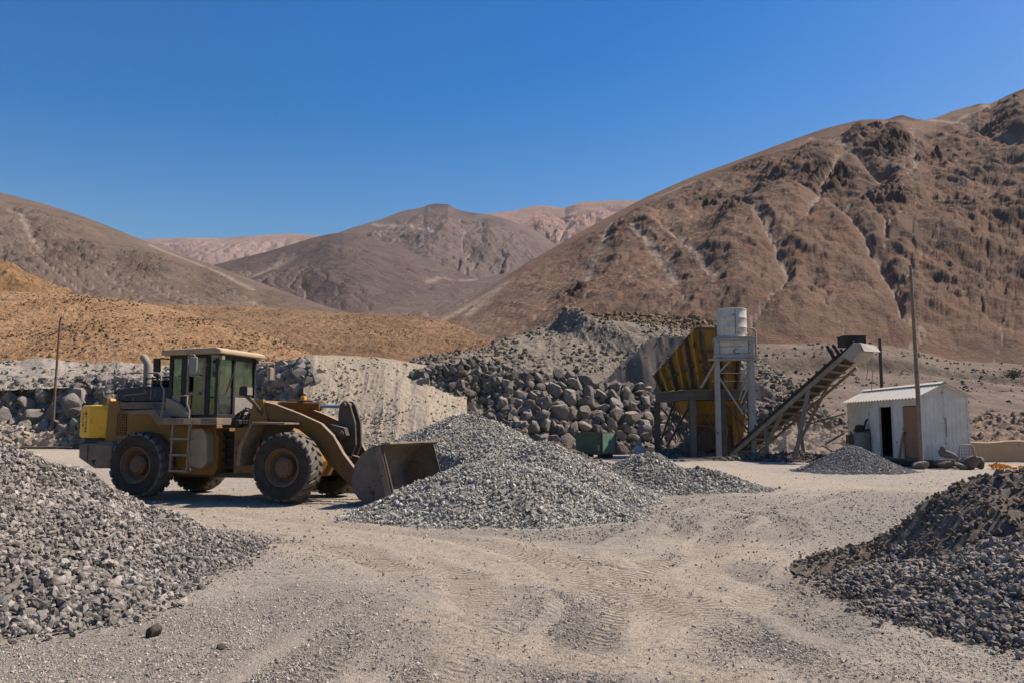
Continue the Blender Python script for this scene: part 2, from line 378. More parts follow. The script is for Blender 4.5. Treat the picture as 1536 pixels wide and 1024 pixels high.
def sheet(name, front, ridge, nu, nv, disp=None, prof=lambda v: v, back=(.35, .5), smooth=True, rows_back=None, ext=0):
    """a slope from a front line up to a ridge line, then down the far side; lines are (px, py, distance)"""
    px = np.linspace(min(p[0] for p in ridge), max(p[0] for p in ridge), nu)
    Fx, Fy, Fz = sight(px, curve(front, px, 1), curve(front, px, 2)); Rx, Ry, Rz = sight(px, curve(ridge, px, 1), curve(ridge, px, 2))
    nb = rows_back or max(6, nv//8)
    v = np.concatenate([np.linspace(0, 1, nv), 1+np.linspace(0, 1, nb+1)[1:]])[:, None]
    vv = np.minimum(v, 1); b = np.maximum(v-1, 0)
    X = Fx+(Rx-Fx)*vv; Y = Fy+(Ry-Fy)*vv; Z = Fz+(Rz-Fz)*prof(vv)
    L = np.sqrt((Ry-Fy)**2+(Rx-Fx)**2)+.01; ddx, ddy = (Rx-Fx)/L, (Ry-Fy)/L
    X = X+ddx*L*back[0]*b; Y = Y+ddy*L*back[0]*b
    Z = Z-(Rz-Fz)*back[1]*(b**1.3)
    S = Sheet(); S.rock = np.zeros_like(Z); S.scree = np.zeros_like(Z); S.v = v+0*X; S.px = px[None]+0*X; S.L = L
    S.s = X; S.t = v*L[None]*1.1
    S.py = curve(front, px, 1)+(curve(ridge, px, 1)-curve(front, px, 1))*vv
    if disp: Z = disp(S, X, Y, Z)
    S.X, S.Y, S.Z = X, Y, Z; S.nr, S.nc = X.shape
    V = np.stack([X, Y, Z], -1).reshape(-1, 3); S.V = V; S.F = grid_faces(S.nr, S.nc)
    S.uv = np.stack([S.s.ravel(), S.t.ravel()], -1)
    S.attrs = {'rock': np.clip(S.rock.ravel(), 0, 1), 'scree': np.clip(S.scree.ravel(), 0, 1)}
    S.name = name
    return S
def sheet_obj(S, mat, label, cat, kind='structure', smooth=True):
    o = link(S.name, raw_mesh(S.name, S.V, S.F, S.attrs, S.uv, smooth), mat); return tag(o, label, cat, kind=kind)
def sample(S, n, g, cond=None, vmax=1.0):
    """random points (area weighted in sight) on a sheet"""
    r = g.uniform(0, 1, n); c = g.uniform(0, S.nc-1.001, n)
    rows = np.searchsorted(S.v[:, 0], vmax)-1; r = r*(rows-.001)
    i = r.astype(int); j = c.astype(int); a = r-i; b = c-j
    def bl(A): return (A[i, j]*(1-a)*(1-b)+A[i+1, j]*a*(1-b)+A[i, j+1]*(1-a)*b+A[i+1, j+1]*a*b)
    P = np.stack([bl(S.X), bl(S.Y), bl(S.Z)], -1); q = bl(S.px+0*S.X); w = bl(S.v); pyy = bl(S.py)
    if cond is not None:
        k = g.random(n) < cond(q, w, P, pyy); P = P[k]; q = q[k]; w = w[k]
    return P, q, w
def stony_sheet(S, P, s, mat, label, cat, g, tone=.45):
    A = np.full(len(S.V), tone*.6)+.1*pn(S.V[:, 0]*2, S.V[:, 1]*2+S.V[:, 2]*2, 3)
    V, F, A, B = join([(S.V, S.F, np.clip(A, 0, 1), np.full(len(S.V), .5)), stones(P, s, g)])
    return tag(link(S.name, raw_mesh(S.name, V, F, {'tone': A, 'tint': B}), mat), label, cat)
# ================================================================== sky and sun
SUN = Vector((.60, .20, .775)).normalized()
w = bpy.data.worlds.new('World'); SC.world = w; w.use_nodes = True
wt = w.node_tree; bg = wt.nodes['Background']
sky = wt.nodes.new('ShaderNodeTexSky'); sky.sky_type = 'NISHITA'; sky.sun_disc = False
sky.sun_elevation = math.asin(SUN.z); sky.sun_rotation = math.atan2(SUN.x, SUN.y)
sky.altitude = 0; sky.air_density = 1.3; sky.dust_density = 1.0; sky.ozone_density = 1.5
hs = wt.nodes.new('ShaderNodeHueSaturation'); hs.inputs['Saturation'].default_value = 1.78; hs.inputs['Hue'].default_value = .513
wt.links.new(sky.outputs[0], hs.inputs['Color']); wt.links.new(hs.outputs[0], bg.inputs[0]); bg.inputs[1].default_value = .074
ld = bpy.data.lights.new('sun', 'SUN'); ld.energy = 5.0; ld.angle = R(.53); ld.color = (1, .91, .79)
lo = bpy.data.objects.new('sun', ld); COL.objects.link(lo); lo.rotation_euler = SUN.to_track_quat('Z', 'Y').to_euler()
vs_ = SC.view_settings; vs_.view_transform = 'Standard'; vs_.look = 'None'; vs_.exposure = .58; vs_.gamma = 1
SC.cycles.max_bounces = 6; SC.cycles.diffuse_bounces = 3; SC.cycles.transparent_max_bounces = 12
# ================================================================== ground
def seg_dist(x, y, pts):
    d = np.full(x.shape, 1e9); s = np.zeros(x.shape); acc = 0
    for (ax, ay), (bx, by) in zip(pts[:-1], pts[1:]):
        L2 = (bx-ax)**2+(by-ay)**2; L = math.sqrt(L2)
        t = np.clip(((x-ax)*(bx-ax)+(y-ay)*(by-ay))/L2, 0, 1)
        q = np.hypot(x-ax-t*(bx-ax), y-ay-t*(by-ay)); m = q < d
        d = np.where(m, q, d); s = np.where(m, acc+t*L, s); acc += L
    return d, s
def path(*pp): return [tuple(float(q) for q in gnd(a, b)) for a, b in pp]
SAND = [(path((-60, 705), (200, 752), (430, 778), (620, 800)), 2.2), (path((-80, 680), (120, 678), (300, 690)), 5),
        (path((240, 790), (520, 815), (720, 838), (900, 850)), 1.3), (path((600, 815), (730, 850), (735, 890), (650, 925), (640, 965)), .42),
        (path((720, 950), (850, 985), (1100, 1015)), .35), (path((980, 800), (1150, 835), (1200, 900)), .7), (path((900, 730), (1100, 715), (1300, 735)), 1.6),
        (path((1150, 790), (1020, 870), (960, 960)), .5), (path((700, 850), (900, 880), (1180, 905)), .4), (path((1010, 694), (1150, 712), (1240, 722)), 1.2),
        (path((520, 1000), (640, 985), (760, 1020)), .25)]
GRAV = [(path((-40, 985), (120, 1000), (300, 1010)), .9), (path((760, 1000), (900, 1018), (1050, 1035)), .3), (path((450, 880), (560, 930), (600, 990)), .35), (path((1130, 850), (1250, 890), (1200, 960)), .5), (path((790, 880), (850, 920), (900, 960)), .3), (path((950, 690), (1050, 745), (900, 775)), .8), (path((700, 792), (900, 800), (1000, 780), (1250, 770)), 1.0), (path((880, 745), (1000, 755), (1100, 752)), 1.8), (path((330, 930), (450, 900), (520, 950)), .8),
        (path((1000, 780), (1200, 790), (1330, 740)), 1.8), (path((300, 1000), (420, 985)), .6), (path((520, 777), (700, 794)), .3), (path((60, 700), (150, 697)), .5)]
TRACK = [path((600, 1060), (690, 960), (748, 890), (720, 845), (590, 808), (350, 780), (60, 742)), path((1190, 1060), (980, 965), (870, 895), (800, 852), (640, 818), (420, 792), (200, 762)),
         path((1480, 1010), (1180, 925), (1020, 865), (960, 818), (1040, 768), (1240, 732)), path((830, 1060), (880, 960), (1000, 890), (1130, 830), (1100, 775), (950, 745))]
def ground_z(x, y):
    z = .05*fbm(x*.22, y*.22, 3, 11)+.022*fbm(x*1.4, y*1.4, 3, 12)
    near = np.exp(-np.maximum(y-4, 0)/14)
    z = z+near*.022*fbm(x*5, y*5, 3, 13)
    return z-.02
ys = np.concatenate([np.array([-60, -20, -6, 0, 1.5]), np.geomspace(2.6, 62, 400), np.geomspace(65, 9000, 60)])
wd = np.maximum(ys, 0)*.95+14; wd[0] = 60
T = np.linspace(-1, 1, 620); X = T[None]*wd[:, None]; Y = ys[:, None]+0*X
Z = ground_z(X, Y); sand = np.zeros_like(Z); grav = np.zeros_like(Z); tr = np.zeros_like(Z); ts = np.zeros_like(Z); td = np.full_like(Z, 1e9)
wob = .5*fbm(X*.8, Y*.8, 4, 5)
for pts, wdt in SAND: sand = np.maximum(sand, 1-sst(.55, 1.35, seg_dist(X, Y, pts)[0]/wdt+wob))
for pts, wdt in GRAV: grav = np.maximum(grav, 1-sst(.45, 1.5, seg_dist(X, Y, pts)[0]/wdt+1.3*wob))
TA = {}; rut = np.zeros_like(Z); berm = np.zeros_like(Z)
for i, pts in enumerate(TRACK):
    d, s_ = seg_dist(X, Y, pts); d = d+.22*fbm(X*.5, Y*.5, 2, 2+i); e = np.abs(d-.95)          # two wheel lanes either side of the path
    brk = np.clip(.45+1.3*fbm(X*.45, Y*.45, 3, 3+i), 0, 1)
    m = (1-sst(.20, .32, e))*brk; TA['track%d' % i] = np.clip(m*np.exp(-np.maximum(Y-11, 0)/8), 0, 1).ravel(); TA['along%d' % i] = (s_+.6*e).ravel()
    rut = np.maximum(rut, m); berm = np.maximum(berm, np.exp(-((e-.40)/.10)**2)*brk); tr = np.maximum(tr, m)
Z = Z-.03*rut+.022*berm
TA['rut'] = rut.ravel(); TA['berm'] = berm.ravel()
Z = Z-.008*tr-.01*sand+.012*grav*fbm(X*7, Y*7, 2, 4)
V = np.stack([X, Y, Z], -1).reshape(-1, 3)
def ground_mat():
    t = NT('quarry_yard_ground'); co = t.co()
    a = t.noise(co, .5, 6, .65); b = t.noise(co, 3.2, 6, .7); c_ = t.noise(co, 18, 5, .75); d = t.noise(co, 55, 3, .7)
    tan = t.mix(t.ramp(b, .35, .65), (.42, .34, .258), (.495, .402, .308))
    gry = t.mix(t.ramp(b, .35, .65), (.36, .305, .25), (.45, .385, .315))
    f = t.math('ADD', t.attr('sand'), t.math('MULTIPLY', t.math('SUBTRACT', t.ramp(a, .42, .62), .45), .55))
    f = t.math('ADD', f, t.math('ADD', t.math('MULTIPLY', t.math('SUBTRACT', b, .5), 1.1), t.math('MULTIPLY', t.math('SUBTRACT', c_, .5), 1.1)))
    c = t.mix(t.ramp(f, -.05, .85), gry, tan)
    c = t.mix(t.math('MULTIPLY', t.ramp(t.math('ADD', t.attr('grav'), t.math('ADD', t.math('SUBTRACT', b, .5), t.math('SUBTRACT', c_, .5))), .1, 1.0), .85), c, (.285, .25, .21))
    c = t.mix(t.math('MULTIPLY', t.ramp(c_, .51, .66), .75), c, mul((.30, .25, .2), .62)); c = t.mix(t.math('MULTIPLY', t.ramp(t.noise(t.scale(co, (4, 9, 4)), 1.0, 6, .75, .5), .57, .66), .85), c, (.11, .09, .075))
    c = t.mix(t.math('MULTIPLY', t.ramp(d, .54, .68), .65), c, (.13, .112, .095))
    c = t.mix(t.math('MULTIPLY', t.ramp(d, .44, .30), .4), c, (.56, .48, .40))
    c = t.mix(t.math('MULTIPLY', t.attr('rut'), t.ramp(b, .25, .6)), c, t.mix(.5, c, (.24, .195, .155))); c = t.mix(t.math('MULTIPLY', t.attr('berm'), .45), c, (.52, .425, .335))
    rip = None
    for i in range(len(TRACK)):
        r_ = t.math('MULTIPLY', t.math('SINE', t.math('MULTIPLY', t.math('ADD', t.attr('along%d' % i), t.math('MULTIPLY', b, .16)), 56.0)), t.attr('track%d' % i)); rip = r_ if rip is None else t.math('ADD', rip, r_)
    h = t.math('ADD', t.math('ADD', t.math('MULTIPLY', b, 1.5), c_), t.math('ADD', t.math('MULTIPLY', d, .45), t.math('MULTIPLY', rip, .40)))
    return t.done(c, .97, h, .055, 1.0, spec=.1)
M['ground'] = ground_mat()
go = link('ground', raw_mesh('ground', V, grid_faces(*X.shape), {'sand': sand.ravel(), 'grav': grav.ravel(), **TA}, None, True), M['ground'])
tag(go, 'pale sandy quarry yard with gravel patches and tyre tracks', 'ground', kind='structure')
# loose gravel lying on the yard
M['ground_gravel'] = stone_mat('yard_gravel', (.45, .385, .32), (.33, .285, .24), (.5, .43, .35), (.45, 1.4), 30)
g = np.random.default_rng(21); n = 130000
px = g.uniform(-60, 1600, n); py = 690+(1060-690)*g.random(n)**.75
gx, gy = gnd(px, py); cl = fbm(gx*.5, gy*.5, 4, 8)+.35*fbm(gx*2.5, gy*2.5, 2, 9)
sa = np.zeros(n); gv = np.zeros(n)
for pts, wdt in SAND: sa = np.maximum(sa, 1-sst(.5, 1.4, seg_dist(gx, gy, pts)[0]/wdt))
for pts, wdt in GRAV: gv = np.maximum(gv, 1-sst(.5, 1.4, seg_dist(gx, gy, pts)[0]/wdt))
k = (g.random(n) < np.clip(.35+1.0*cl-.6*sa+.5*gv, .06, 1)) & (gy < 45)
gx, gy = gx[k], gy[k]; s = sizes(len(gx), .005, .017, g, 3.2)*np.clip(gy/9, .8, 1.9)
V, F, A, B = stones(np.stack([gx, gy, ground_z(gx, gy)+s*.15], -1), s, g)
tag(link('gravel', raw_mesh('gravel', V, F, {'tone': A, 'tint': B}), M['ground_gravel']), 'loose small gravel scattered over the pale yard', 'gravel', kind='stuff')
# ================================================================== mountains
def mdisp(L, amp, seed, rockamp=.55, outcrops=(), gullies=(), ridgeamp=.12, rock_thr=.35, spur=None, sc_thr=.62, fineamp=.16, rib=1.0, cut_=.34):
    """large spurs from noise, then branching gullies cut by running water; rock shows on the ribs, scree in the channels"""
    def f(S, X, Y, Z):
        hs_ = np.clip(S.L/S.L.max()*1.35, .10, 1)[None]; m = sst(0, .10, S.v)*(1-sst(.66, .99, S.v)*(1-ridgeamp))*hs_; top = int((S.v[:, 0] <= 1).sum())-1
        wx = .5*L*fbm(S.s/L*.6, S.t/L*.6, 3, seed+1); u = (S.s+wx)/L; v = S.t/(L*3.4)
        H = amp*(ridged(u, v, 4, seed, .5)*.55+fbm(S.s/L*.45, S.t/L*.45, 4, seed+7)*.9)
        if spur: H = H+spur(S, amp)
        for (pts, wd_, dep) in gullies: q, _ = seg_dist(S.px+2.5*fbm(S.s/L*4, S.t/L*4, 2, 5), S.py, pts); H = H-amp*dep*np.exp(-(q/(wd_*3.2))**2)
        Z1 = Z+H*m+amp*.05*fbm(S.s/L*6, S.t/L*6, 3, seed+2)*m
        Z2, ch = carve(Z1, top, cut_*amp); cut = Z2-Z1; cut = cut-blur(cut, 60)*.8
        H2 = cut*np.clip(m*1.1, 0, 1)
        conv = H2/amp/cut_*.8
        det = fbm(S.s/L*7, S.t/L*7, 5, seed+15, .62); fine = ridged(S.s/L*4.1+wx/L*2, S.t/L*3, 4, seed+9, .55); big = fbm(S.s/L*.9, S.t/L*.9, 4, seed+20)
        rk = sst(.05, .30, conv)*sst(rock_thr-.45, rock_thr, big+.45*det)*rib
        for (a, b, r, k) in outcrops:
            dd = np.hypot((S.px-a)/r, (S.py-b)/(r*.62)); o = k*(1-sst(.35, 1.1, dd+.45*det+.35*big)); rk = np.maximum(rk, o*(.35+.65*sst(-.12, .15, conv+.25*det)))
        sc = sst(sc_thr, sc_thr+.3, ch)*.8
        for (pts, wd_, dep) in gullies:
            q, _ = seg_dist(S.px+5*det, S.py, pts); gl = np.exp(-(q/wd_)**2); sc = np.maximum(sc, gl); rk = rk*(1-gl)
        S.rock = rk; S.scree = sc; S.conv = conv
        return Z1+H2+(amp*rockamp*rk*(fine*.9+.6*det+.15)+amp*fineamp*(fine*.6+det*.8))*m
    return f
mt = lambda *a, **k: mountain_mat(*a, **k)
# far pink range on the left
S = sheet('mountain', [(150, 425, 1900), (520, 425, 1900)], [(150, 362, 2500), (205, 360, 2500), (235, 358, 2500), (290, 357, 2520), (330, 358, 2560), (420, 352, 2600), (440, 351, 2600), (480, 354, 2600), (520, 358, 2600), (560, 362, 2600)], 420, 110,
          mdisp(120, 26, 41, rock_thr=.6, ridgeamp=.10))
sheet_obj(S, mt('pink_range', ((.33, .225, .185), (.24, .165, .145)), (.16, .11, .10), (.50, .40, .34), 60), 'far pale pink mountain range beyond the left slope', 'mountain')
# back range with the dark rocky summit
S = sheet('mountain', [(430, 470, 1100), (700, 470, 1100), (1000, 470, 1100)],
          [(400, 378, 1500), (470, 360, 1600), (500, 352, 1680), (540, 338, 1750), (575, 328, 1800), (605, 317, 1850), (636, 311, 1850), (642, 308, 1850), (655, 306.5, 1850), (672, 307, 1850), (680, 312, 1850), (692, 317, 1850), (706, 320, 1880), (733, 323, 1900), (760, 330, 1880), (800, 345, 1850), (840, 372, 1800), (900, 400, 1700)], 760, 230,
          mdisp(130, 30, 51, outcrops=[(660, 309, 26, 1), (700, 325, 22, .9), (742, 345, 30, .45), (650, 340, 40, .25)], gullies=[([(560, 338), (600, 352), (650, 372)], 3, .12)], rock_thr=.62, ridgeamp=.07))
sheet_obj(S, mt('summit_range', ((.18, .132, .115), (.145, .108, .097)), (.055, .042, .04), (.34, .26, .22), 45), 'brown mountain with a small dark rocky summit in the middle distance', 'mountain')
S = sheet('mountain', [(680, 440, 1500), (1010, 440, 1500)],
          [(690, 330, 2300), (720, 322, 2300), (745, 320, 2300), (775, 316, 2320), (803, 309, 2350), (825, 310, 2350), (847, 312, 2330), (862, 307, 2300), (873, 304, 2300), (900, 302.5, 2300), (935, 301, 2300), (964, 301, 2300), (1000, 300, 2300), (1030, 300, 2300)], 520, 150,
          mdisp(140, 34, 61, outcrops=[(815, 372, 36, .5)], rock_thr=.6, ridgeamp=.08))
sheet_obj(S, mt('pink_peak', ((.34, .215, .165), (.24, .17, .15)), (.10, .075, .07), (.46, .36, .30), 50), 'far reddish peaks behind the right mountain', 'mountain')
# dark purple cone in the middle
S = sheet('mountain', [(300, 480, 620), (520, 480, 560), (800, 500, 560)],
          [(270, 420, 900), (310, 401, 950), (350, 390, 980), (400, 378, 1000), (440, 366, 1000), (470, 357, 1000), (495, 351, 1000), (515, 349.5, 1000), (535, 351, 1000), (560, 357, 1000), (600, 371, 1000), (640, 388, 1000), (680, 406, 1000), (730, 424, 980), (800, 440, 950)], 720, 210,
          mdisp(90, 11, 71, outcrops=[(520, 357, 40, .3)], gullies=[([(440, 392), (400, 415), (370, 425)], 4, .1), ([(640, 440), (690, 430), (740, 412)], 2.5, .1)], rock_thr=.7, ridgeamp=.05, fineamp=.05))
sheet_obj(S, mt('purple_cone', ((.095, .073, .068), (.145, .105, .09)), (.07, .054, .052), (.30, .225, .185), 26), 'dark purple-brown rounded mountain in the middle of the valley', 'mountain')
# foot ridge in front of the dark cone, right
S = sheet('mountain', [(480, 500, 430), (820, 510, 430)], [(500, 478, 560), (545, 466, 600), (600, 450, 640), (650, 437, 680), (700, 424, 700), (750, 412, 720), (790, 404, 720), (860, 380, 720)], 380, 90,
          mdisp(60, 6, 75, rock_thr=.75, ridgeamp=.05))
sheet_obj(S, mt('foot_ridge', ((.19, .145, .12), (.16, .12, .10)), (.08, .06, .055), (.33, .26, .21), 20), 'low grey-brown ridge at the foot of the valley mountains', 'mountain')
# left mountain
S = sheet('mountain', [(-240, 500, 210), (60, 490, 210), (300, 490, 230), (530, 490, 270)],
          [(-240, 235, 640), (-100, 262, 600), (0, 289, 560), (60, 304, 540), (130, 327, 520), (200, 355, 500), (230, 366, 490), (260, 377, 480), (330, 402, 450), (400, 428, 420), (450, 446, 390), (500, 463, 350), (545, 476, 320)], 820, 300,
          mdisp(36, 7.5, 81, outcrops=[(215, 430, 60, 1), (120, 425, 55, .8), (330, 440, 60, .8), (60, 400, 40, .4), (410, 452, 35, .6)], gullies=[([(15, 350), (40, 390), (60, 420)], 5, .2), ([(225, 372), (310, 410), (380, 440)], 3, .12)], rock_thr=.5, ridgeamp=.04))
sheet_obj(S, mt('left_mountain', ((.15, .11, .087), (.185, .137, .108)), (.06, .045, .036), (.33, .25, .20), 13), 'grey-brown mountain slope falling from the left edge', 'mountain')
# great right mountain
def ribs(S, amp):
    r = 0
    for pts, wd_, k in (([(1355, 178), (1310, 262), (1240, 330), (1170, 400), (1100, 430)], 46, .75), ([(1140, 235), (1075, 300), (1000, 370), (930, 420)], 46, .55),
                        ([(1500, 210), (1520, 260), (1536, 330)], 40, .5), ([(1330, 310), (1400, 350), (1480, 420), (1536, 460)], 34, .35), ([(950, 400), (1000, 455), (1100, 500)], 32, .35)):
        q, _ = seg_dist(S.px, S.py, pts); r = r+k*np.exp(-(q/wd_)**2)
    return amp*r*.8
S = sheet('mountain', [(560, 570, 160), (640, 560, 165), (760, 560, 165), (1000, 560, 165), (1150, 560, 165), (1300, 562, 172), (1536, 580, 168), (1900, 585, 168)],
          [(640, 486, 240), (655, 478, 260), (700, 453, 300), (740, 428, 330), (786, 397, 370), (830, 372, 400), (873, 347, 430), (920, 322, 460), (967, 297, 480), (1005, 280, 495), (1048, 262, 510), (1090, 247, 520), (1136, 230, 530), (1170, 217, 540), (1200, 206, 545), (1230, 196, 550), (1258, 188, 555), (1290, 181, 560), (1311, 179.5, 560), (1330, 180, 562), (1345, 175, 565), (1354, 174, 566), (1372, 179, 570), (1387, 181, 590), (1405, 177, 620), (1430, 167, 640), (1457, 160, 660), (1468, 156, 665), (1486, 156, 670), (1497, 151, 672), (1509, 145, 675), (1536, 133, 680), (1600, 110, 690), (1700, 95, 700), (1900, 140, 700)], 1150, 430,
          mdisp(36, 12, 92, outcrops=[(1120, 290, 60, 1), (1060, 385, 26, 1), (1245, 380, 60, 1), (1310, 265, 55, 1), (1345, 310, 60, .9), (1230, 200, 40, .6), (1355, 180, 30, 1), (1290, 195, 36, .6), (1510, 230, 50, 1), (1525, 145, 34, 1), (1180, 345, 55, .8), (1100, 420, 45, .7), (1400, 350, 50, .7), (1500, 300, 40, .8), (860, 495, 45, .8), (930, 420, 50, .5), (1340, 430, 60, .5), (1460, 160, 22, .9), (1200, 290, 60, .45)],
                gullies=[([(1395, 185), (1440, 232), (1452, 270), (1480, 312), (1525, 350)], 3.4, .35), ([(1478, 165), (1482, 195), (1430, 225)], 5, .2), ([(1215, 222), (1262, 290), (1300, 345), (1328, 388)], 3.6, .4), ([(1300, 345), (1330, 392)], 4, .2), ([(985, 318), (1040, 300), (1010, 340)], 5, .1),
                         ([(920, 380), (905, 430), (880, 470)], 6, .15), ([(950, 420), (990, 465), (1015, 490)], 5, .25), ([(1000, 425), (1040, 470), (1075, 500)], 4, .22), ([(1110, 400), (1150, 455), (1180, 500)], 4, .25), ([(1250, 420), (1290, 470), (1350, 520)], 3, .25), ([(655, 490), (760, 440), (700, 490)], 7, .04), ([(1270, 330), (1236, 390), (1215, 440)], 3.5, .2)],
                rock_thr=.45, ridgeamp=.035, spur=ribs, rockamp=.75, fineamp=.20, cut_=.27))
sheet_obj(S, mt('right_mountain', ((.155, .105, .078), (.215, .138, .098)), (.038, .022, .016), (.36, .28, .22), 12), 'big brown mountain with dark outcrops and pale gullies on the right', 'mountain')
# ================================================================== nearer hills
M['tanhill'] = bank_mat('tan_hillside', (.30, .17, .085), (.37, .225, .125), (.22, .125, .064), .35, .5, False)
M['brownhill'] = bank_mat('brown_hillside', (.21, .125, .07), (.28, .17, .095), (.15, .092, .052), .3, .6, False)
M['orangehill'] = bank_mat('orange_outcrop', (.27, .15, .07), (.32, .195, .105), (.12, .075, .042), .5, .6)
def hdisp(L, amp, seed, ridgeamp=.15, lump=.0, lumpL=1.5):
    def f(S, X, Y, Z):
        m = sst(0, .12, S.v)*(1-sst(.85, 1, S.v)*(1-ridgeamp))
        H = amp*(.6*ridged(X/L, S.t/L*.5, 4, seed)+fbm(X/L*.5, Y/L*.5, 4, seed+3))
        if lump: H = H+lump*(ridged(X/lumpL, S.t/lumpL, 4, seed+8, .6)+.2)
        return Z+H*m
    return f
S = sheet('hill', [(-200, 500, 118), (0, 490, 122), (110, 480, 125)], [(-200, 340, 150), (-60, 385, 150), (0, 398, 150), (18, 401, 150), (32, 409, 150), (48, 417, 150), (62, 427, 150), (85, 437, 148), (110, 443, 145)], 260, 90, hdisp(12, 1.5, 31, .15, 1.3, 4))
sheet_obj(S, M['orangehill'], 'orange rocky outcrop at the left edge above the tan hillside', 'hill')
S = sheet('hill', [(150, 530, 130), (500, 540, 120), (800, 545, 110)], [(150, 452, 200), (230, 456, 200), (300, 458, 200), (380, 460, 195), (450, 466, 190), (520, 470, 185), (565, 471, 180), (620, 474, 175), (655, 480, 170), (690, 490, 160), (720, 503, 150), (745, 516, 140), (775, 535, 120)], 560, 160, hdisp(16, 1.2, 33, .1, .5, 2.4))
FARH = S
sheet_obj(S, M['brownhill'], 'tan brown hillside behind the gravel banks', 'hill')
S = sheet('hill', [(-200, 570, 84), (0, 560, 84), (250, 560, 80), (470, 560, 75), (560, 560, 75)], [(-200, 420, 130), (-60, 432, 128), (0, 437, 126), (85, 441, 124), (130, 444, 123), (160, 447, 122), (200, 452, 121), (250, 462, 120), (290, 472, 118), (330, 484, 116), (370, 497, 113), (410, 511, 110), (450, 526, 105), (500, 545, 95), (560, 556, 85)], 620, 220, hdisp(13, .8, 35, .1, .35, 1.7), prof=lambda v: v**1.05)
TANH = S
sheet_obj(S, M['tanhill'], 'smooth tan hillside above the left rock bank', 'hill')
# small dark stones and tufts over the tan hillside
M['hillstone'] = stone_mat('hill_stone', (.17, .105, .06), (.12, .078, .048), (.25, .16, .095), (.55, 1.3), 6)
g = np.random.default_rng(50)
P, q, w_ = sample(TANH, 16000, g, lambda q, w, P, y: np.clip(.32+1.5*fbm(P[:, 0]*.09, P[:, 1]*.09, 4, 5), .03, 1)*(w > .12))
P2, _, _ = sample(FARH, 6000, g, lambda q, w, P, y: np.clip(.35+1.5*fbm(P[:, 0]*.09, P[:, 1]*.09, 4, 6), .03, 1)*(w > .3)); P = np.concatenate([P, P2])
s = sizes(len(P), .05, .24, g, 2.5)
V, F, A, B = stones(P+np.array([0, 0, .02]), s, g)
tag(link('rubble', raw_mesh('rubble', V, F, {'tone': A, 'tint': B}), M['hillstone']), 'small stones strewn over the tan hillside', 'stones', kind='stuff')
# right terrace rising behind the shed
M['terrace'] = bank_mat('grey_brown_terrace', (.125, .092, .072), (.165, .125, .098), (.235, .185, .145), .22, .35, True)
M['rustbank'] = bank_mat('dirt_bank', (.22, .15, .10), (.15, .11, .085), (.31, .21, .13), .8, .4)
def tdisp(S, X, Y, Z):
    st = sst(.60, .615, S.v+.02*fbm(X*.06, Y*.0+.5, 3, 4))*sst(1050, 1150, S.px)*(1-sst(1330, 1450, S.px)*.6)
    lump = fbm(X*.35, Y*.35, 4, 6)*.5*sst(.55, .62, S.v)*(1-sst(.72, .85, S.v))
    return Z+2.6*st+.5*fbm(X*.08, Y*.08, 4, 3)+lump+.12*fbm(X*1.2, Y*1.2, 3, 8)
S = sheet('terrace', [(1000, 676, 58), (1290, 676, 58), (1440, 676, 58), (1800, 676, 58)], [(1000, 530, 160), (1150, 535, 165), (1300, 532, 185), (1420, 545, 185), (1536, 555, 175), (1800, 560, 175)], 420, 200, tdisp)
TER = S
sheet_obj(S, M['terrace'], 'grey-brown terraced slope rising behind the white shed', 'terrain')
g = np.random.default_rng(51)
P, q, w_ = sample(TER, 9000, g, lambda q, w, P, y: np.clip(.12+1.5*fbm(P[:, 0]*.06, P[:, 1]*.15, 4, 5)+.6*((w > .59) & (w < .68)), .02, 1))
s = sizes(len(P), .06, .45, g, 3)
V, F, A, B = stones(P+np.array([0, 0, .02]), s, g)
M['terracestone'] = stone_mat('terrace_stone', (.17, .125, .092), (.10, .078, .06), (.30, .215, .135), (.5, 1.5), 6)
tag(link('rubble', raw_mesh('rubble', V, F, {'tone': A, 'tint': B}), M['terracestone']), 'stones strewn over the terraced slope behind the shed', 'stones', kind='stuff')
S = sheet('dirt_bank', [(1180, 684, 52), (1290, 684, 52), (1440, 684, 52), (1536, 684, 52), (1800, 684, 52)], [(1180, 645, 60), (1290, 640, 62), (1400, 634, 62), (1440, 631, 62), (1490, 628, 62), (1536, 628, 62), (1800, 622, 62)], 300, 60,
          lambda S, X, Y, Z: Z+(.55*ridged(X*.5, S.t*.7, 4, 5)+.3)*sst(0, .2, S.v)*(1-sst(.85, 1, S.v)*.7))
P, q, w_ = sample(S, 2600, rng, lambda q, w, P, y: np.clip(.4+1.2*fbm(P[:, 0]*.5, P[:, 1]*.5, 3, 5), .05, 1))
M['dirtstone'] = stone_mat('dirt_bank_stone', (.24, .165, .115), (.14, .105, .085), (.36, .24, .14), (.5, 1.5), 5)
o = stony_sheet(S, P, sizes(len(P), .08, .4, rng, 2.5), M['dirtstone'], 'rubbly brown dirt bank behind the low mud wall', 'dirt bank', rng, .8)
# ================================================================== quarry banks
M['leftrock'] = stone_mat('left_bank_stone', (.20, .172, .145), (.13, .11, .094), (.30, .255, .215), (.3, 1.75), 4)
M['paletop'] = bank_mat('pale_gravel_top', (.36, .315, .265), (.43, .375, .31), (.28, .24, .20), .9, .25)
M['sandbank'] = stone_mat('sandy_bank', (.325, .262, .19), (.265, .215, .16), (.38, .31, .235), (.7, 1.25), 3)
M['darkrock'] = stone_mat('dark_quarry_stone', (.165, .143, .122), (.10, .087, .075), (.29, .25, .21), (.3, 1.8), 4)
M['spoil'] = stone_mat('spoil_stone', (.185, .148, .112), (.135, .112, .09), (.27, .22, .17), (.45, 1.5), 3)
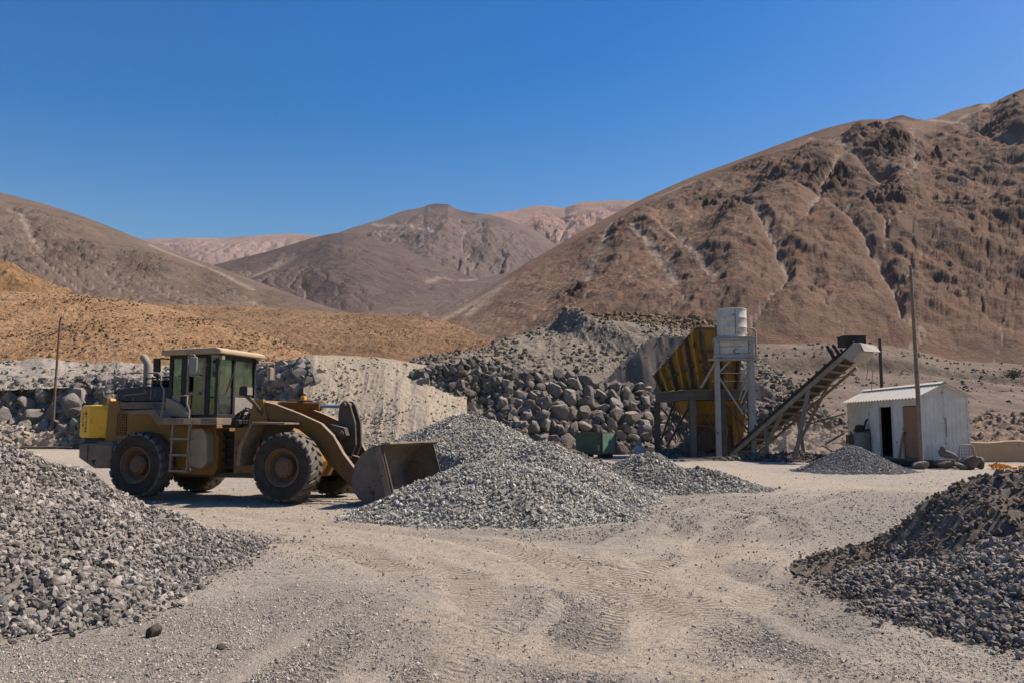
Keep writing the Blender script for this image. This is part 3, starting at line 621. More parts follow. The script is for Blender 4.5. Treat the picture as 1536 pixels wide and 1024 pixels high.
# left: pale gravel bench above, rough rock face below
S = sheet('gravel_bank', [(-200, 592, 76), (0, 585, 74), (120, 580, 72), (300, 585, 68), (420, 585, 62), (470, 580, 58)], [(-200, 536, 88), (0, 541, 86), (30, 541, 86), (65, 536, 85), (95, 541, 84), (140, 546, 82), (180, 542, 80), (230, 546, 79), (300, 553, 76), (350, 551, 72), (390, 547, 68), (430, 545, 64), (470, 545, 62)], 420, 80,
          lambda S, X, Y, Z: Z+.35*fbm(X*.3, Y*.3, 4, 3)*sst(0, .2, S.v)+.08*fbm(X*2, Y*2, 3, 4))
P, q, w_ = sample(S, 5200, rng, lambda q, w, P, y: np.clip(.5-.5*w+1.1*fbm(P[:, 0]*.25, P[:, 2]*.6, 3, 5), .03, 1))
o = stony_sheet(S, P, sizes(len(P), .06, .36, rng, 3), stone_mat('pale_bench_stone', (.28, .232, .185), (.21, .178, .146), (.35, .295, .235), (.55, 1.4), 3), 'pale gravel bench on top of the left rock face', 'gravel bank', rng, 1.25)
def rough_face(amp, L, seed, jag=.5):
    def f(S, X, Y, Z):
        S.Yd = amp*(ridged(X/L, S.t/L, 4, seed, .6)+.5*fbm(X/L*.4, S.t/L*.4, 3, seed+2))
        m = sst(0, .1, S.v)*(1-sst(.9, 1., S.v)*.7); Y -= S.Yd*m
        return Z+jag*amp*fbm(X/L*1.3, S.t/L*1.3, 3, seed+4)*m
    return f
S = sheet('rock_bank', [(-200, 672, 72), (0, 672, 70), (110, 673, 68), (240, 677, 60), (380, 684, 52), (480, 688, 50)], [(-200, 580, 79), (0, 577, 77), (60, 572, 76), (130, 568, 74), (240, 566, 70), (320, 560, 64), (380, 556, 58), (430, 541, 56), (455, 536, 55), (480, 560, 54)], 460, 130, rough_face(.7, 3, 31))
LEFT = S
P, q, w_ = sample(S, 9000, rng, lambda q, w, P, y: np.clip(.5+1.2*fbm(P[:, 0]*.3, P[:, 2]*.5, 3, 5)-.35*(w < .25)*(q < 330), .05, 1))
big = np.where(q < 330, .7, .62)
o = stony_sheet(S, P, sizes(len(P), .10, 1, rng, 3)*big, M['leftrock'], 'rough grey rock face behind the wheel loader', 'rock bank', rng, .45)
# sandy chute right of the loader
S = sheet('sand_bank', [(472, 695, 48), (640, 700, 46), (700, 700, 46)], [(455, 536, 55), (470, 533, 55), (500, 533, 55.5), (540, 534, 56), (575, 537, 56), (610, 542, 56), (640, 548, 56), (665, 556, 56), (700, 570, 56)], 320, 150,
          lambda S, X, Y, Z: Z+(.25*fbm(X*.35, S.t*.2, 4, 3)+.10*ridged(X*.9, S.t*.15, 3, 9)+.05*fbm(X*3, S.t*3, 3, 4))*sst(0, .1, S.v)*(1-sst(.9, 1, S.v)*.6))
P, q, w_ = sample(S, 7500, rng, lambda q, w, P, y: np.clip(.16+.9*fbm(P[:, 0]*.4, P[:, 2]*.35, 3, 5)+.65*sst(.5, .0, w)+.25*sst(600, 640, q)*0, .02, 1))
o = stony_sheet(S, P, sizes(len(P), .02, .13, rng, 3.2), M['sandbank'], 'smooth pale sandy bank with small stones above the loader arm', 'sand bank', rng, 1.15)
# spoil slope above the boulder wall
def spd(S, X, Y, Z):
    q, _ = seg_dist(S.px, S.py, [(848, 486), (880, 505), (930, 528), (970, 548)])
    q2, _ = seg_dist(S.px, S.py, [(900, 492), (940, 515), (990, 540)])
    return Z+(1.7*np.exp(-(q/13)**2)-1.0*np.exp(-(q2/18)**2)+.5*fbm(X*.2, S.t*.2, 4, 3)+.3*ridged(X*.6, S.t*.3, 4, 7)+.08*fbm(X*3, S.t*3, 2, 4))*sst(0, .1, S.v)*(1-sst(.9, 1, S.v)*.7)
S = sheet('spoil_slope', [(600, 575, 58), (700, 590, 58), (900, 605, 60), (1050, 640, 58), (1130, 690, 53), (1290, 690, 53), (1330, 690, 53)], [(600, 548, 66), (640, 534, 68), (680, 530, 70), (710, 527, 73), (740, 516, 78), (770, 506, 82), (800, 496, 86), (830, 486, 88), (850, 480, 88), (875, 478, 88), (920, 480, 88), (970, 486, 88), (1020, 492, 88), (1060, 500, 86), (1110, 518, 82), (1150, 545, 74), (1190, 578, 68), (1230, 612, 62), (1270, 642, 59), (1310, 668, 56), (1330, 680, 55)], 640, 260, spd)
SPOIL = S
P, q, w_ = sample(S, 16000, rng, lambda q, w, P, y: np.clip(.35+1.0*fbm(P[:, 0]*.3, P[:, 2]*.3, 3, 5)+.3*(q > 1120)+.25*(w > .8), .03, 1))
o = stony_sheet(S, P, sizes(len(P), .04, .32, rng, 3), M['spoil'], 'grey-brown spoil slope above the boulder wall and behind the crusher', 'spoil slope', rng, .95)
# orange-brown strip on top of the spoil slope
S = sheet('dirt_mound', [(835, 505, 92), (1120, 515, 92)], [(835, 500, 100), (850, 484, 100), (865, 476, 100), (900, 477, 100), (980, 477, 100), (1040, 480, 100), (1080, 492, 100), (1120, 505, 100)], 220, 60, hdisp(6, .5, 77, .3, .7, 1.6))
P, q, w_ = sample(S, 1500, rng)
stony_sheet(S, P, sizes(len(P), .08, .5, rng, 2.5), stone_mat('brown_dirt_stone', (.20, .125, .065), (.12, .09, .065), (.28, .2, .13), (.5, 1.5), 3), 'brown dirt mound along the top of the spoil slope', 'dirt mound', rng, .85)
# smooth dark grey fines heap behind the hopper
M['fines'] = stone_mat('dark_fines', (.14, .116, .098), (.12, .10, .087), (.18, .15, .128), (.8, 1.2), 2)
fx, fy = sight(1008, 508, 68)[0], 68.0
def fines_h(x, y):
    dx, dy = x-fx+.12*fbm(x*.7, y*.7, 3, 2), y-fy+.35*fbm(x*.5, y*.3, 3, 6)
    z = 8.9-np.maximum(.86*np.maximum(np.abs(dx)-1.7, 0), 2.3*np.maximum(np.abs(dy)-1.6, 0))
    return z+.07*fbm(x*1.5, y*1.5, 3, 4)+.05*ridged(x*1.3, y*.3, 3, 5)
heap('fines_heap', 'smooth steep-faced dark grey earth ramp left of the yellow hopper', 'ramp', fines_h, (fx-12.5, fx+12.5, fy-6, fy+6), 900, .02, .10, M['fines'], 8, res=.12)
# dark boulder wall in the middle
S = sheet('rock_bank', [(620, 690, 52), (640, 690, 52), (800, 690, 52), (1000, 690, 55), (1100, 690, 57), (1160, 690, 57)], [(620, 556, 55), (640, 552, 55), (660, 547, 55), (690, 545, 55), (720, 543, 56), (750, 548, 56.5), (790, 553, 57), (820, 560, 57), (860, 566, 57.5), (900, 577, 58), (940, 582, 59), (980, 586, 60), (1040, 590, 60), (1100, 596, 60), (1160, 610, 60)], 420, 130, rough_face(.55, 2.2, 61))
WALL = S
P, q, w_ = sample(S, 9000, rng, lambda q, w, P, y: np.clip(.6-.006*np.maximum(q-750, 0)+.8*fbm(P[:, 0]*.35, P[:, 2]*.5, 3, 5), .12, 1))
o = stony_sheet(S, P, sizes(len(P), .09, .5, rng, 2.4), M['darkrock'], 'dark rubble face behind the central gravel pile', 'rock bank', rng, .30)  # core toned darker to paint the shade in gaps between boulders
# ------------------------------------------------------------------ boulders one by one
M['boulder'] = None
def boulder_mat(name, c1, c2, top):
    t = NT(name); co = t.co(); oi = t.n('ObjectInfo')
    n = t.noise(co, 1.6, 6, .65); f = t.noise(co, 9, 5, .7)
    c = t.mix(t.ramp(n, .35, .65), c1, c2)
    c = t.mix(t.math('MULTIPLY', t.ramp(f, .52, .72), .6), c, mul(c1, .5))
    k = t.n('MapRange', {'Value': oi.outputs['Random'], 'To Min': .72, 'To Max': 1.3}).outputs[0]
    c = t.mix(1.0, c, t.n('CombineColor', {0: k, 1: k, 2: k}).outputs[0], 'MULTIPLY')
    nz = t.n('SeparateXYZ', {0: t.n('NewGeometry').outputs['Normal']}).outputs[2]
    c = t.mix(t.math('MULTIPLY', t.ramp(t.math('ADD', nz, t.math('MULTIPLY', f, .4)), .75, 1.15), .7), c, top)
    return t.done(c, .95, t.math('ADD', n, t.math('MULTIPLY', f, .6)), .16, 1.0, spec=.12)
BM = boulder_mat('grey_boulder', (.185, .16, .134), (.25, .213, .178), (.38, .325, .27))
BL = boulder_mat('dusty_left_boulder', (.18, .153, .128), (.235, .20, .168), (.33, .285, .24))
def boulder_mesh(k, mat):
    g = np.random.default_rng(100+k); V, F = ICO3
    W = V*1.0
    for _ in range(13):                      # cut flat faces
        d = g.normal(size=3); d /= np.linalg.norm(d); lim = g.uniform(.50, .86); p = W@d
        W = W-np.outer(np.maximum(p-lim, 0)*.97, d)
    W = W*(1+.07*fbm(V[:, 0:1]*2.2+k, V[:, 1:2]*2.2+V[:, 2:3]*1.7, 3, k)+.03*fbm(V[:, 0:1]*7+k, V[:, 1:2]*7+V[:, 2:3]*6, 2, k+4))
    W *= np.array([1.12, .9, .8])*g.uniform(.9, 1.1, 3)
    me = raw_mesh('boulder', W, F, None, None, True); me.set_sharp_from_angle(angle=R(24)); me.materials.append(mat); return me
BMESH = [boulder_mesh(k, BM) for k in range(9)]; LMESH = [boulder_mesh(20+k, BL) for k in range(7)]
def put_boulders(S, rows, meshes, label, group, g, push=.15):
    """rows: (py, px0, px1, size in px lo, hi)"""
    for (py0, x0, x1, lo, hi) in rows:
        x = x0
        while x < x1:
            d = g.uniform(lo, hi); xx = x+d*.5; yy = py0+g.uniform(-.22, .22)*d
            j = int(np.argmin(np.abs(S.px[0]-xx))); i = int(np.argmin(np.abs(S.py[:len(S.py)-10, j]-yy)))
            P = np.array([S.X[i, j], S.Y[i, j], S.Z[i, j]]); r = d/1250*P[1]*.58
            o = link('boulder', meshes[int(g.integers(len(meshes)))]); o.location = (P[0], P[1]-r*push, P[2])
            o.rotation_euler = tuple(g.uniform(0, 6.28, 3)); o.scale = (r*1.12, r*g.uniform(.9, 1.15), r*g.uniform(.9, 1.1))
            tag(o, label, 'boulder', group); x += d*g.uniform(.82, 1.15)
g = np.random.default_rng(77)
put_boulders(WALL, [(566, 760, 905, 13, 22), (580, 748, 995, 14, 22), (594, 770, 1000, 14, 24), (610, 745, 1000, 16, 26), (628, 760, 1000, 17, 28), (645, 775, 1000, 16, 25), (660, 800, 1000, 16, 24), (675, 830, 1000, 14, 22)],
             BMESH, 'grey boulder stacked in the dark wall between the central gravel pile and the crusher', 'boulders stacked in the dark quarry wall', g)
put_boulders(LEFT, [(585, -60, 110, 16, 28), (603, -60, 120, 18, 34), (622, -60, 115, 22, 40), (640, -50, 110, 18, 30)], LMESH, 'big grey boulder in the rock face left of the wheel loader', 'boulders in the rock face at the left', g)
put_boulders(LEFT, [(572, 395, 455, 9, 16), (586, 385, 455, 8, 15)], LMESH, 'grey boulder on the rubble just above the loader arm', 'boulders above the loader arm', g)
# tan dirt toe below the left boulders
S = sheet('dirt_toe', [(-150, 676, 66), (0, 671, 67), (120, 668, 68), (180, 668, 68)], [(-150, 640, 70), (0, 642, 70), (60, 648, 70), (120, 655, 70), (180, 666, 70)], 200, 50, lambda S, X, Y, Z: Z+(.5*ridged(X*.6, S.t*.8, 4, 5)+.1)*sst(0, .15, S.v))
P, q, w_ = sample(S, 900, rng); stony_sheet(S, P, sizes(len(P), .08, .45, rng, 2.5), stone_mat('tan_toe_stone', (.33, .265, .20), (.24, .19, .15), (.40, .33, .26), (.55, 1.4), 3), 'lumpy tan dirt at the foot of the left boulders', 'dirt', rng, .9)
# ================================================================== gravel piles
M['gravel'] = stone_mat('crushed_grey_gravel', (.37, .342, .295), (.26, .238, .205), (.50, .46, .40), (.22, 1.95), 22)
M['gravel2'] = stone_mat('crushed_gravel_brownish', (.32, .29, .25), (.24, .215, .185), (.44, .40, .34), (.3, 1.8), 22)
M['leftgravel'] = stone_mat('coarse_gravel', (.29, .25, .217), (.185, .16, .14), (.41, .36, .31), (.28, 1.8), 26)
M['darkgravel'] = stone_mat('dark_coarse_gravel', (.255, .215, .178), (.15, .126, .104), (.40, .35, .30), (.25, 1.9), 26)
M['bluegravel'] = stone_mat('blue_grey_gravel', (.25, .235, .215), (.20, .187, .172), (.34, .32, .29), (.45, 1.5), 16)
A_ = cone(-1.32, 24.0, [0, .4, 1, 2, 3, 3.8, 4.4, 5], [2.10, 2.0, 1.72, 1.13, .58, .26, .07, -.03], 1.13, 1.0, 0, .05, 1.1, 3)
B_ = cone(-.3, 17.1, [0, .6, 1.2, 1.8, 2.3, 2.6, 2.9], [1.03, .95, .72, .42, .16, .04, -.03], 1.1, .92, 0, .05, 1.3, 6)
C_ = cone(.8, 20.4, [0, .5, 1.0, 1.6, 2.2, 2.7], [1.36, 1.18, .90, .52, .18, -.03], 1.05, 1.2, 0, .04, 1.3, 9)
def main_pile(x, y):
    dx, dy = x+5.35, y-19.2; u = dx*.9563-dy*.2924; v = dx*.2924+dy*.9563      # kept clear of the loader and its bucket
    clear = (1-sst(2.95, 3.6, u))*(1-sst(3.0, 3.7, v))*sst(-.5, -.1, v)
    h = np.maximum(np.maximum(A_(x, y), B_(x, y)), C_(x, y)); return np.where(h > 0, h*(1-clear), h)-.25*clear
heap('gravel_pile', 'large light grey gravel pile in front of the loader bucket', 'gravel pile', main_pile, (-6.6, 5.4, 13.6, 30), 66000, .012, .046, M['gravel'], 11, .10, .10, p=3.4)
h1 = cone(3.9, 24.3, [0, .4, .9, 1.6, 2.1, 2.6], [.98, .86, .58, .22, .06, -.03], 1.1, 1, 0, .04, 1.6, 13)
heap('gravel_pile', 'small grey gravel cone right of the large pile', 'gravel pile', lambda x, y: np.maximum(h1(x, y), cone(5.3, 24.0, [0, .5, 1.0, 1.5, 1.9], [.55, .45, .24, .06, -.03], 1.1, 1, 0, .03, 1.6, 14)(x, y)), (.8, 8.4, 20.8, 28), 11000, .014, .058, M['gravel2'], 12, .15, .11)
heap('gravel_pile', 'low pale gravel mound in front of the green skip', 'gravel pile', cone(3.0, 28.5, [0, .6, 1.4, 2.2, 2.8], [.50, .42, .24, .07, -.03], 1.3, 1, 0, .04, 1.2, 15), (-1.5, 7, 25.8, 33), 5000, .022, .07, M['gravel2'], 13, .3, .14)
heap('gravel_pile', 'low tan rubble mound behind the large gravel pile', 'gravel pile', cone(2.2, 43.5, [0, .6, 1.2, 1.8, 2.2], [.95, .75, .42, .1, -.03], 1.0, 1, 0, .10, .9, 16), (-.8, 5, 40.5, 46.5), 2600, .03, .14, M['spoil'], 14, .3, .2)
heap('gravel_pile', 'smooth blue-grey gravel cone in front of the white shed', 'gravel pile', cone(13.4, 33.2, [0, .35, .8, 1.3, 1.8, 2.1, 2.4], [1.0, .9, .65, .36, .12, .02, -.03], 1.0, .95, 0, .02, 1.2, 17), (10.4, 16.6, 30.4, 36.2), 14000, .010, .045, M['bluegravel'], 15, .08, .1)
L1 = cone(-9.0, 10.3, [0, 1, 2.0, 2.67, 4, 4.6, 5.1, 5.6, 6.0], [2.75, 2.3, 1.72, 1.33, .64, .33, .14, .03, -.03], 1, 1, 0, .12, 1.1, 19)
heap('gravel_pile', 'coarse grey gravel pile in the left foreground', 'gravel pile', L1, (-14, -2.6, 5.2, 16.8), 76000, .009, .046, M['leftgravel'], 16, .15, .10, p=3.2, sz=lambda x, y, z: 1+.45*np.clip(.5-z, 0, .4)/.4*(y < 9.5))
R2 = cone(7.75, 8.4, [0, 1, 2, 3, 3.6, 4.0, 4.3], [1.50, 1.18, .74, .34, .15, .05, -.03], 1.02, 1, 0, .12, 1.3, 23)
heap('gravel_pile', 'dark coarse gravel pile in the right foreground', 'gravel pile', R2, (2.6, 12.5, 4.2, 13), 90000, .009, .046, M['darkgravel'], 17, .15, .10, p=3.2)
R1 = cone(7.7, 9.9, [0, .9, 1.5, 2.15, 2.7, 3.3, 3.75, 4.1], [1.36, 1.30, 1.18, .92, .58, .22, .05, -.03], 1, .8, 0, .16, 1.2, 27)
M['darksoil'] = stone_mat('dark_soil', (.175, .138, .108), (.12, .096, .077), (.26, .21, .165), (.4, 1.5), 12)
heap('soil_heap', 'dark lumpy soil heap behind the right foreground gravel', 'soil heap', R1, (3.2, 12.5, 6.2, 14), 22000, .005, .042, M['darksoil'], 18, .08, .05, p=4)
# single larger stones on the yard
def lone(px, py, d, label, mesh):
    x, y = gnd(px, py); r = d/1250*y*.5
    o = link('stone', mesh); o.location = (float(x), float(y), r*.35); o.scale = (r*1.2, r, r*.9); o.rotation_euler = tuple(random.uniform(0, 6) for _ in range(3)); return tag(o, label, 'stone', 'single stones on the yard')
lone(230, 951, 22, 'pale fist-sized stone on the yard below the left gravel pile', LMESH[0])
lone(331, 972, 16, 'small dark stone alone in the lower left of the yard', BMESH[1])
lone(62, 897, 24, 'rounded dark stone at the foot of the left gravel pile', BMESH[2])
lone(1340, 917, 26, 'rounded dark stone at the foot of the right gravel pile', BMESH[3])
lone(1525, 957, 34, 'large dark stone at the near right corner of the dark gravel', BMESH[4])
# ================================================================== wheel loader (x forward, y away from the camera, z up)
LD = empty('wheel_loader', (-5.35, 19.2, 0), R(-17))
tag(LD, 'dusty yellow wheel loader with its bucket against the gravel pile', 'wheel loader')
def tyre(cx, far, parent):
    wz = .8; w_ = .6
    e = empty('wheel', (cx, 2.75 if far else 0, wz), math.pi if far else 0, parent)
    m = MB(); prof = [(.43, .10), (.47, .05), (.56, .012), (.64, 0), (.70, .012), (.735, .05), (.75, .12), (.755, .3), (.75, .48), (.735, .55), (.70, .588), (.64, .6), (.56, .588), (.43, .5)]
    m.lathe(prof, 64); at = []
    for i, (r, a) in enumerate(prof): at += [max(0, (r-.70)/.055)]*64
    N = 22
    for side in (0, 1):
        for k in range(N):
            ph = 2*math.pi*(k+.5*side)/N; dw = 2*math.pi/N*.62
            vs = []; rows = [(.035, .70, 0), (.04, .775, 0), (.10, .80, .1), (.20, .805, .35), (.325, .805, .62)]
            for (yy, rr, sk) in rows:
                yv = yy if side == 0 else w_-yy
                for e0 in (-.5, .5):
                    wk = dw*(1 if yy < .2 else .85)
                    an = ph+sk*2*math.pi/N+e0*wk
                    vs.append((rr*math.cos(an), yv, rr*math.sin(an)))
            for (yy, rr, sk) in rows:
                yv = yy if side == 0 else w_-yy
                for e0 in (-.5, .5):
                    an = ph+sk*2*math.pi/N+e0*dw*1.1
                    vs.append((.735*math.cos(an), yv, .735*math.sin(an)))
            n2 = len(rows)*2; fs = []
            for i in range(len(rows)-1):
                fs += [(2*i, 2*i+1, 2*i+3, 2*i+2), (2*i, 2*i+2, n2+2*i+2, n2+2*i), (2*i+1, n2+2*i+1, n2+2*i+3, 2*i+3)]
            fs += [(0, n2, n2+1, 1), (n2-2, n2-1, 2*n2-1, 2*n2-2)]
            m.add(vs, fs); at += [.75]*(2*n2)
    m.build('tyre', M['tyre'], e, attr={'tread': np.array(at)}, smooth=28)
    m = MB(); m.lathe([(.455, .09), (.45, .05), (.42, .035), (.405, .05), (.395, .09), (.375, .10), (.355, .14), (.33, .24), (.29, .27), (.22, .275), (.215, .29)], 48)
    m.build('rim', M['rim'], e, smooth=40)
    m = MB(); m.lathe([(.245, .29), (.24, .15), (.225, .12), (.17, .10), (.165, .085), (.06, .08), (.055, .065), (0.001, .062)], 32)
    for k in range(12):
        a = 2*math.pi*k/12; m.lathe([(.018, .12), (.018, .095), (.001, .09)], 6, (.2*math.cos(a), 0, .2*math.sin(a)))
    m.build('hub', M['rim'], e, smooth=40)
for cx in (.08, -3.98):
    for far in (0, 1): tyre(cx, far, LD)
for cx in (.08, -3.98):                     # axles
    m = MB(); m.lathe([(.16, .25), (.15, .8), (.28, 1.1), (.30, 1.375), (.28, 1.65), (.15, 1.95), (.16, 2.5)], 20, (cx, 0, .8)); m.build('axle', M['browniron'], LD, smooth=40)
# rear frame and engine body
m = MB(); m.prism([(-5.36, 1.30), (-5.29, 2.37), (-4.96, 2.39), (-4.90, 2.14), (-3.45, 2.14), (-3.30, 1.40), (-3.36, 1.30)], .5, 2.25)
m.build('engine_body', M['yellow'], LD, bevel=.03)
m = MB(); m.box(-4.99, -4.69, .485, .52, 1.52, 2.08)
gr_ = m.build('grille', M['black'], LD, bevel=.008)
m = MB()
for i in range(9): m.box(-4.985, -4.695, .477, .484, 1.535+i*.065, 1.552+i*.065)
for j in range(6): m.box(-4.985+j*.055, -4.968+j*.055, .474, .482, 1.53, 2.07)
m.build('grille_bars', M['yellow'], gr_)
m = MB(); m.prism([(-5.14, 2.17), (-5.13, 2.345), (-3.42, 2.345), (-3.42, 2.165)], .53, 2.22); m.build('hood_ledge', M['taupe'], LD, bevel=.02)
m = MB(); m.prism([(-5.10, 2.35), (-5.17, 2.66), (-5.1, 2.70), (-4.3, 2.745), (-3.50, 2.70), (-3.40, 2.62), (-3.42, 2.35)], .60, 2.12)
hd = m.build('hood', M['navy'], LD, bevel=.045, seg=3)
m = MB(); m.box(-4.08, -4.06, .592, .598, 2.37, 2.66); m.build('hood_seam', M['pipe'], hd); m = MB(); m.beam((-4.9, .594, 2.52), (-4.25, .594, 2.56), .012, .02); m.build('hood_seam', M['pipe'], hd)
# yellow cover at the very back, sunlight put into its brighter paint, worn lettering
plan = [(-5.50, .72), (-6.06, .72), (-6.70, 1.08), (-6.82, 1.2), (-6.82, 1.75), (-6.72, 2.05), (-5.50, 2.05)]
m = MB(); n_ = len(plan); vs = []
for z, k in ((1.44, .97), (1.50, 1), (2.18, 1), (2.26, .975), (2.29, .93)): vs += [(-5.5+(x+5.5)*k, 1.38+(y-1.38)*k, z) for x, y in plan]
fs = [tuple(range(n_))[::-1], tuple(range(4*n_, 5*n_))]
for i in range(4): fs += [(i*n_+k, i*n_+(k+1) % n_, (i+1)*n_+(k+1) % n_, (i+1)*n_+k) for k in range(n_)]
m.add(vs, fs); cv = m.build('rear_cover', M['sunlit_yellow'], LD, bevel=.025, seg=3)
random.seed(4); e_ = Vector((-.64, .36, 0)); Lc = e_.length; e_.normalize(); nn = Vector((-e_.y, e_.x, 0)); nn = -nn if nn.y > 0 else nn
def stroke(m, a0, a1, z0, z1):              # a thin raised stroke on the slanted corner panel
    p = Vector((-6.06, .72, 0)); q = [p+e_*a0, p+e_*a1]
    vs = [(*(c+nn*o)[:2], z) for z in (z0, z1) for c in q for o in (.001, .007)]
    m.add(vs, [(0, 1, 3, 2), (4, 6, 7, 5), (0, 4, 5, 1), (2, 3, 7, 6), (0, 2, 6, 4), (1, 5, 7, 3)])
def mark(z0, ln, c0, w_):                   # turned block letters, too worn to read
    m = MB(); z = z0
    while z > z0-ln:
        h = random.uniform(.045, .085)
        stroke(m, c0, c0+w_, z-.016, z) if random.random() < .8 else None
        stroke(m, c0, c0+w_*random.choice([.5, 1]), z-h, z-h+.016)
        stroke(m, c0 if random.random() < .6 else c0+w_-.02, c0+(.02 if random.random() < .6 else w_), z-h, z)
        z -= h+.02
    m.build('lettering', M['lettering'], cv)
mark(2.10, .36, .46, .09); mark(2.11, .50, .22, .12)
m = MB(); m.prism([(-5.66, 2.28), (-5.62, 2.42), (-5.52, 2.46), (-5.42, 2.30)], .8, 1.0); m.build('lifting_lug', M['orange'], LD, bevel=.02)
m = MB(); m.box(-6.35, -5.3, .9, 1.9, 1.30, 1.46); m.build('cover_mount', M['black'], LD)
# counterweight
m = MB(); m.prism([(-5.90, 1.29), (-5.90, .95), (-5.42, .70), (-4.95, .70), (-4.85, 1.29)], .25, 2.5); cw = m.build('counterweight', M['taupe'], LD, bevel=.04)
m = MB(); m.prism([(-5.5, .90), (-5.34, .92), (-5.40, .76)], .243, .2501); m.box(-5.62, -5.60, .243, .2501, .86, 1.27); m.build('lifting_eye', M['black'], cw)
m = MB(); m.prism([(-5.6, 1.285), (-5.4, 1.36), (-5.2, 1.33), (-5.05, 1.36), (-4.9, 1.285)], .35, 1.2); m.build('stone_debris', M['taupe'], cw, bevel=.02)
# exhaust
m = MB(); m.tube([(-4.72, 1.2, 2.70), (-4.72, 1.2, 3.28), (-4.74, 1.2, 3.38), (-4.80, 1.2, 3.46), (-4.90, 1.2, 3.55)], [.105, .105, .10, .095, .095], 18); m.build('exhaust_pipe', M['pipe'], LD, smooth=40)
m = MB()
for x in (-4.55, -4.35, -4.2): m.tube([(x, .95, 2.68), (x, .95, 2.95)], .018)
m.tube([(-4.55, .95, 2.95), (-3.72, .95, 3.0)], .02); m.tube([(-4.55, .95, 2.82), (-3.9, .95, 2.82)], .014); m.box(-4.42, -4.1, 1.0, 1.3, 2.7, 2.92)
m.build('hood_rail', M['black'], LD)
m = MB(); m.tube([(-4.05, 1.5, 2.70), (-4.05, 1.5, 2.92)], .10, 14); m.lathe([(.13, 2.9), (.14, 2.95), (.08, 3.02), (.001, 3.03)], 14, (-4.05, 1.5, 0), 'z'); m.build('air_intake', M['black'], LD, smooth=40)
# platforms and rear fenders, both sides
for y0, y1 in ((.04, .62), (2.13, 2.71)):
    m = MB(); m.prism([(-4.28, 2.12), (-3.52, 2.15), (-3.28, 1.935), (-1.70, 1.935), (-1.70, 1.77), (-3.36, 1.77), (-3.62, 2.02), (-4.28, 2.05)], y0, y1)
    m.build('platform', M['taupe'], LD, bevel=.012)
m = MB(); m.box(-2.62, -2.14, .028, .06, 1.785, 1.915); m.build('platform_plate', M['tanroof'], LD, bevel=.006)
# frame below the cab
m = MB(); m.prism([(-3.40, .56), (-3.40, 1.77), (-2.10, 1.77), (-2.10, 1.55), (-2.02, 1.5), (-2.02, .74), (-2.12, .56)], .56, 2.19); m.build('rear_frame', M['yellow'], LD, bevel=.03)
m = MB(); m.prism([(-2.62, .80), (-2.66, 1.66), (-2.30, 1.70), (-2.16, 1.55), (-2.12, .86), (-2.3, .72)], .28, .60); m.build('fuel_tank', M['tanroof'], LD, bevel=.03)
m = MB(); m.prism([(-2.12, .70), (-2.12, 1.62), (-1.55, 1.62), (-1.55, .70)], .85, 1.9); m.lathe([(.16, .62), (.16, 1.70)], 18, (-1.84, 1.37, 0), 'z')
for zz in (.9, 1.15, 1.38): m.tube([(-2.1, .78, zz), (-1.8, .70, zz+.04), (-1.55, .78, zz)], .03)
m.build('articulation_joint', M['black'], LD)
m = MB(); m.prism([(-3.4, .50), (-3.4, .60), (-1.1, .62), (-1.1, .50)], .75, 2.0); m.build('belly_plate', M['browniron'], LD)
# front frame and tower
m = MB(); m.prism([(-1.62, .58), (-1.62, 1.74), (-1.30, 1.78), (-1.13, 2.36), (-.92, 2.36), (-.45, 1.70), (.30, 1.25), (.45, .9), (.30, .52)], .80, 1.95)
m.prism([(-1.60, .62), (-1.60, 1.70), (-1.20, 1.72), (-.9, 1.5), (-.9, .62)], .60, 2.15); m.build('front_frame', M['yellow'], LD, bevel=.02)
for y0 in (.70, 1.95): m = MB(); m.prism([(-1.30, 1.74), (-1.16, 2.38), (-.90, 2.38), (-.72, 1.70)], y0, y0+.10); m.build('arm_tower', M['yellow'], LD, bevel=.012)
m = MB()
for k in range(9):
    y = .9+.11*k; m.tube([(-1.95+.03*(k % 3), y, 1.75), (-1.75, y+.03, 2.05+.05*(k % 4)), (-1.45, y-.02, 2.12), (-1.2, y, 1.95)], .022)
m.build('hydraulic_hose', M['black'], LD)
m = MB(); m.box(-1.98, -1.50, .62, 1.2, 1.70, 1.90); m.build('valve_block', M['black'], LD, bevel=.03)
# front fenders
for y0, y1 in ((.02, .66), (2.09, 2.73)):
    m = MB(); m.prism([(-.74, 1.84), (.14, 1.82), (.14, 1.775), (-.71, 1.785), (-.98, 1.25), (-1.02, .82), (-1.11, .82), (-1.07, 1.28)], y0, y1); m.build('front_fender', M['taupe'], LD, bevel=.01)
    m = MB(); m.prism([(-.70, 1.78), (.10, 1.77), (-.3, 1.45), (-.95, 1.25)], y1-.04 if y0 < 1 else y0, y1 if y0 < 1 else y0+.04); m.build('fender_web', M['browniron'], LD)
# lift arms
arm = [(-.98, 2.33), (-.60, 2.25), (.06, 2.03), (.66, 1.79), (.99, 1.50), (1.25, 1.10), (1.58, .72), (1.98, .55), (2.05, .30), (1.80, .24), (1.48, .36), (1.20, .60), (.84, .92), (.50, 1.37), (.08, 1.66), (-.44, 1.82), (-.86, 1.95)]
for y0, y1 in ((.74, .84), (1.91, 2.01)):
    m = MB(); m.prism(arm, y0, y1); a_ = m.build('lift_arm', M['armyellow'], LD, bevel=.008)
    up = arm[:7]; m = MB()
    for p, q in zip(up[:-1], up[1:]): m.beam((p[0], (y0+y1)/2, p[1]+.005), (q[0], (y0+y1)/2, q[1]+.005), .125, .02)
    m.build('arm_flange', M['taupe'], a_)
m = MB(); m.tube([(.95, .8, 1.22), (.95, 1.95, 1.22)], .13, 18); m.build('cross_tube', M['armyellow'], LD, smooth=40)
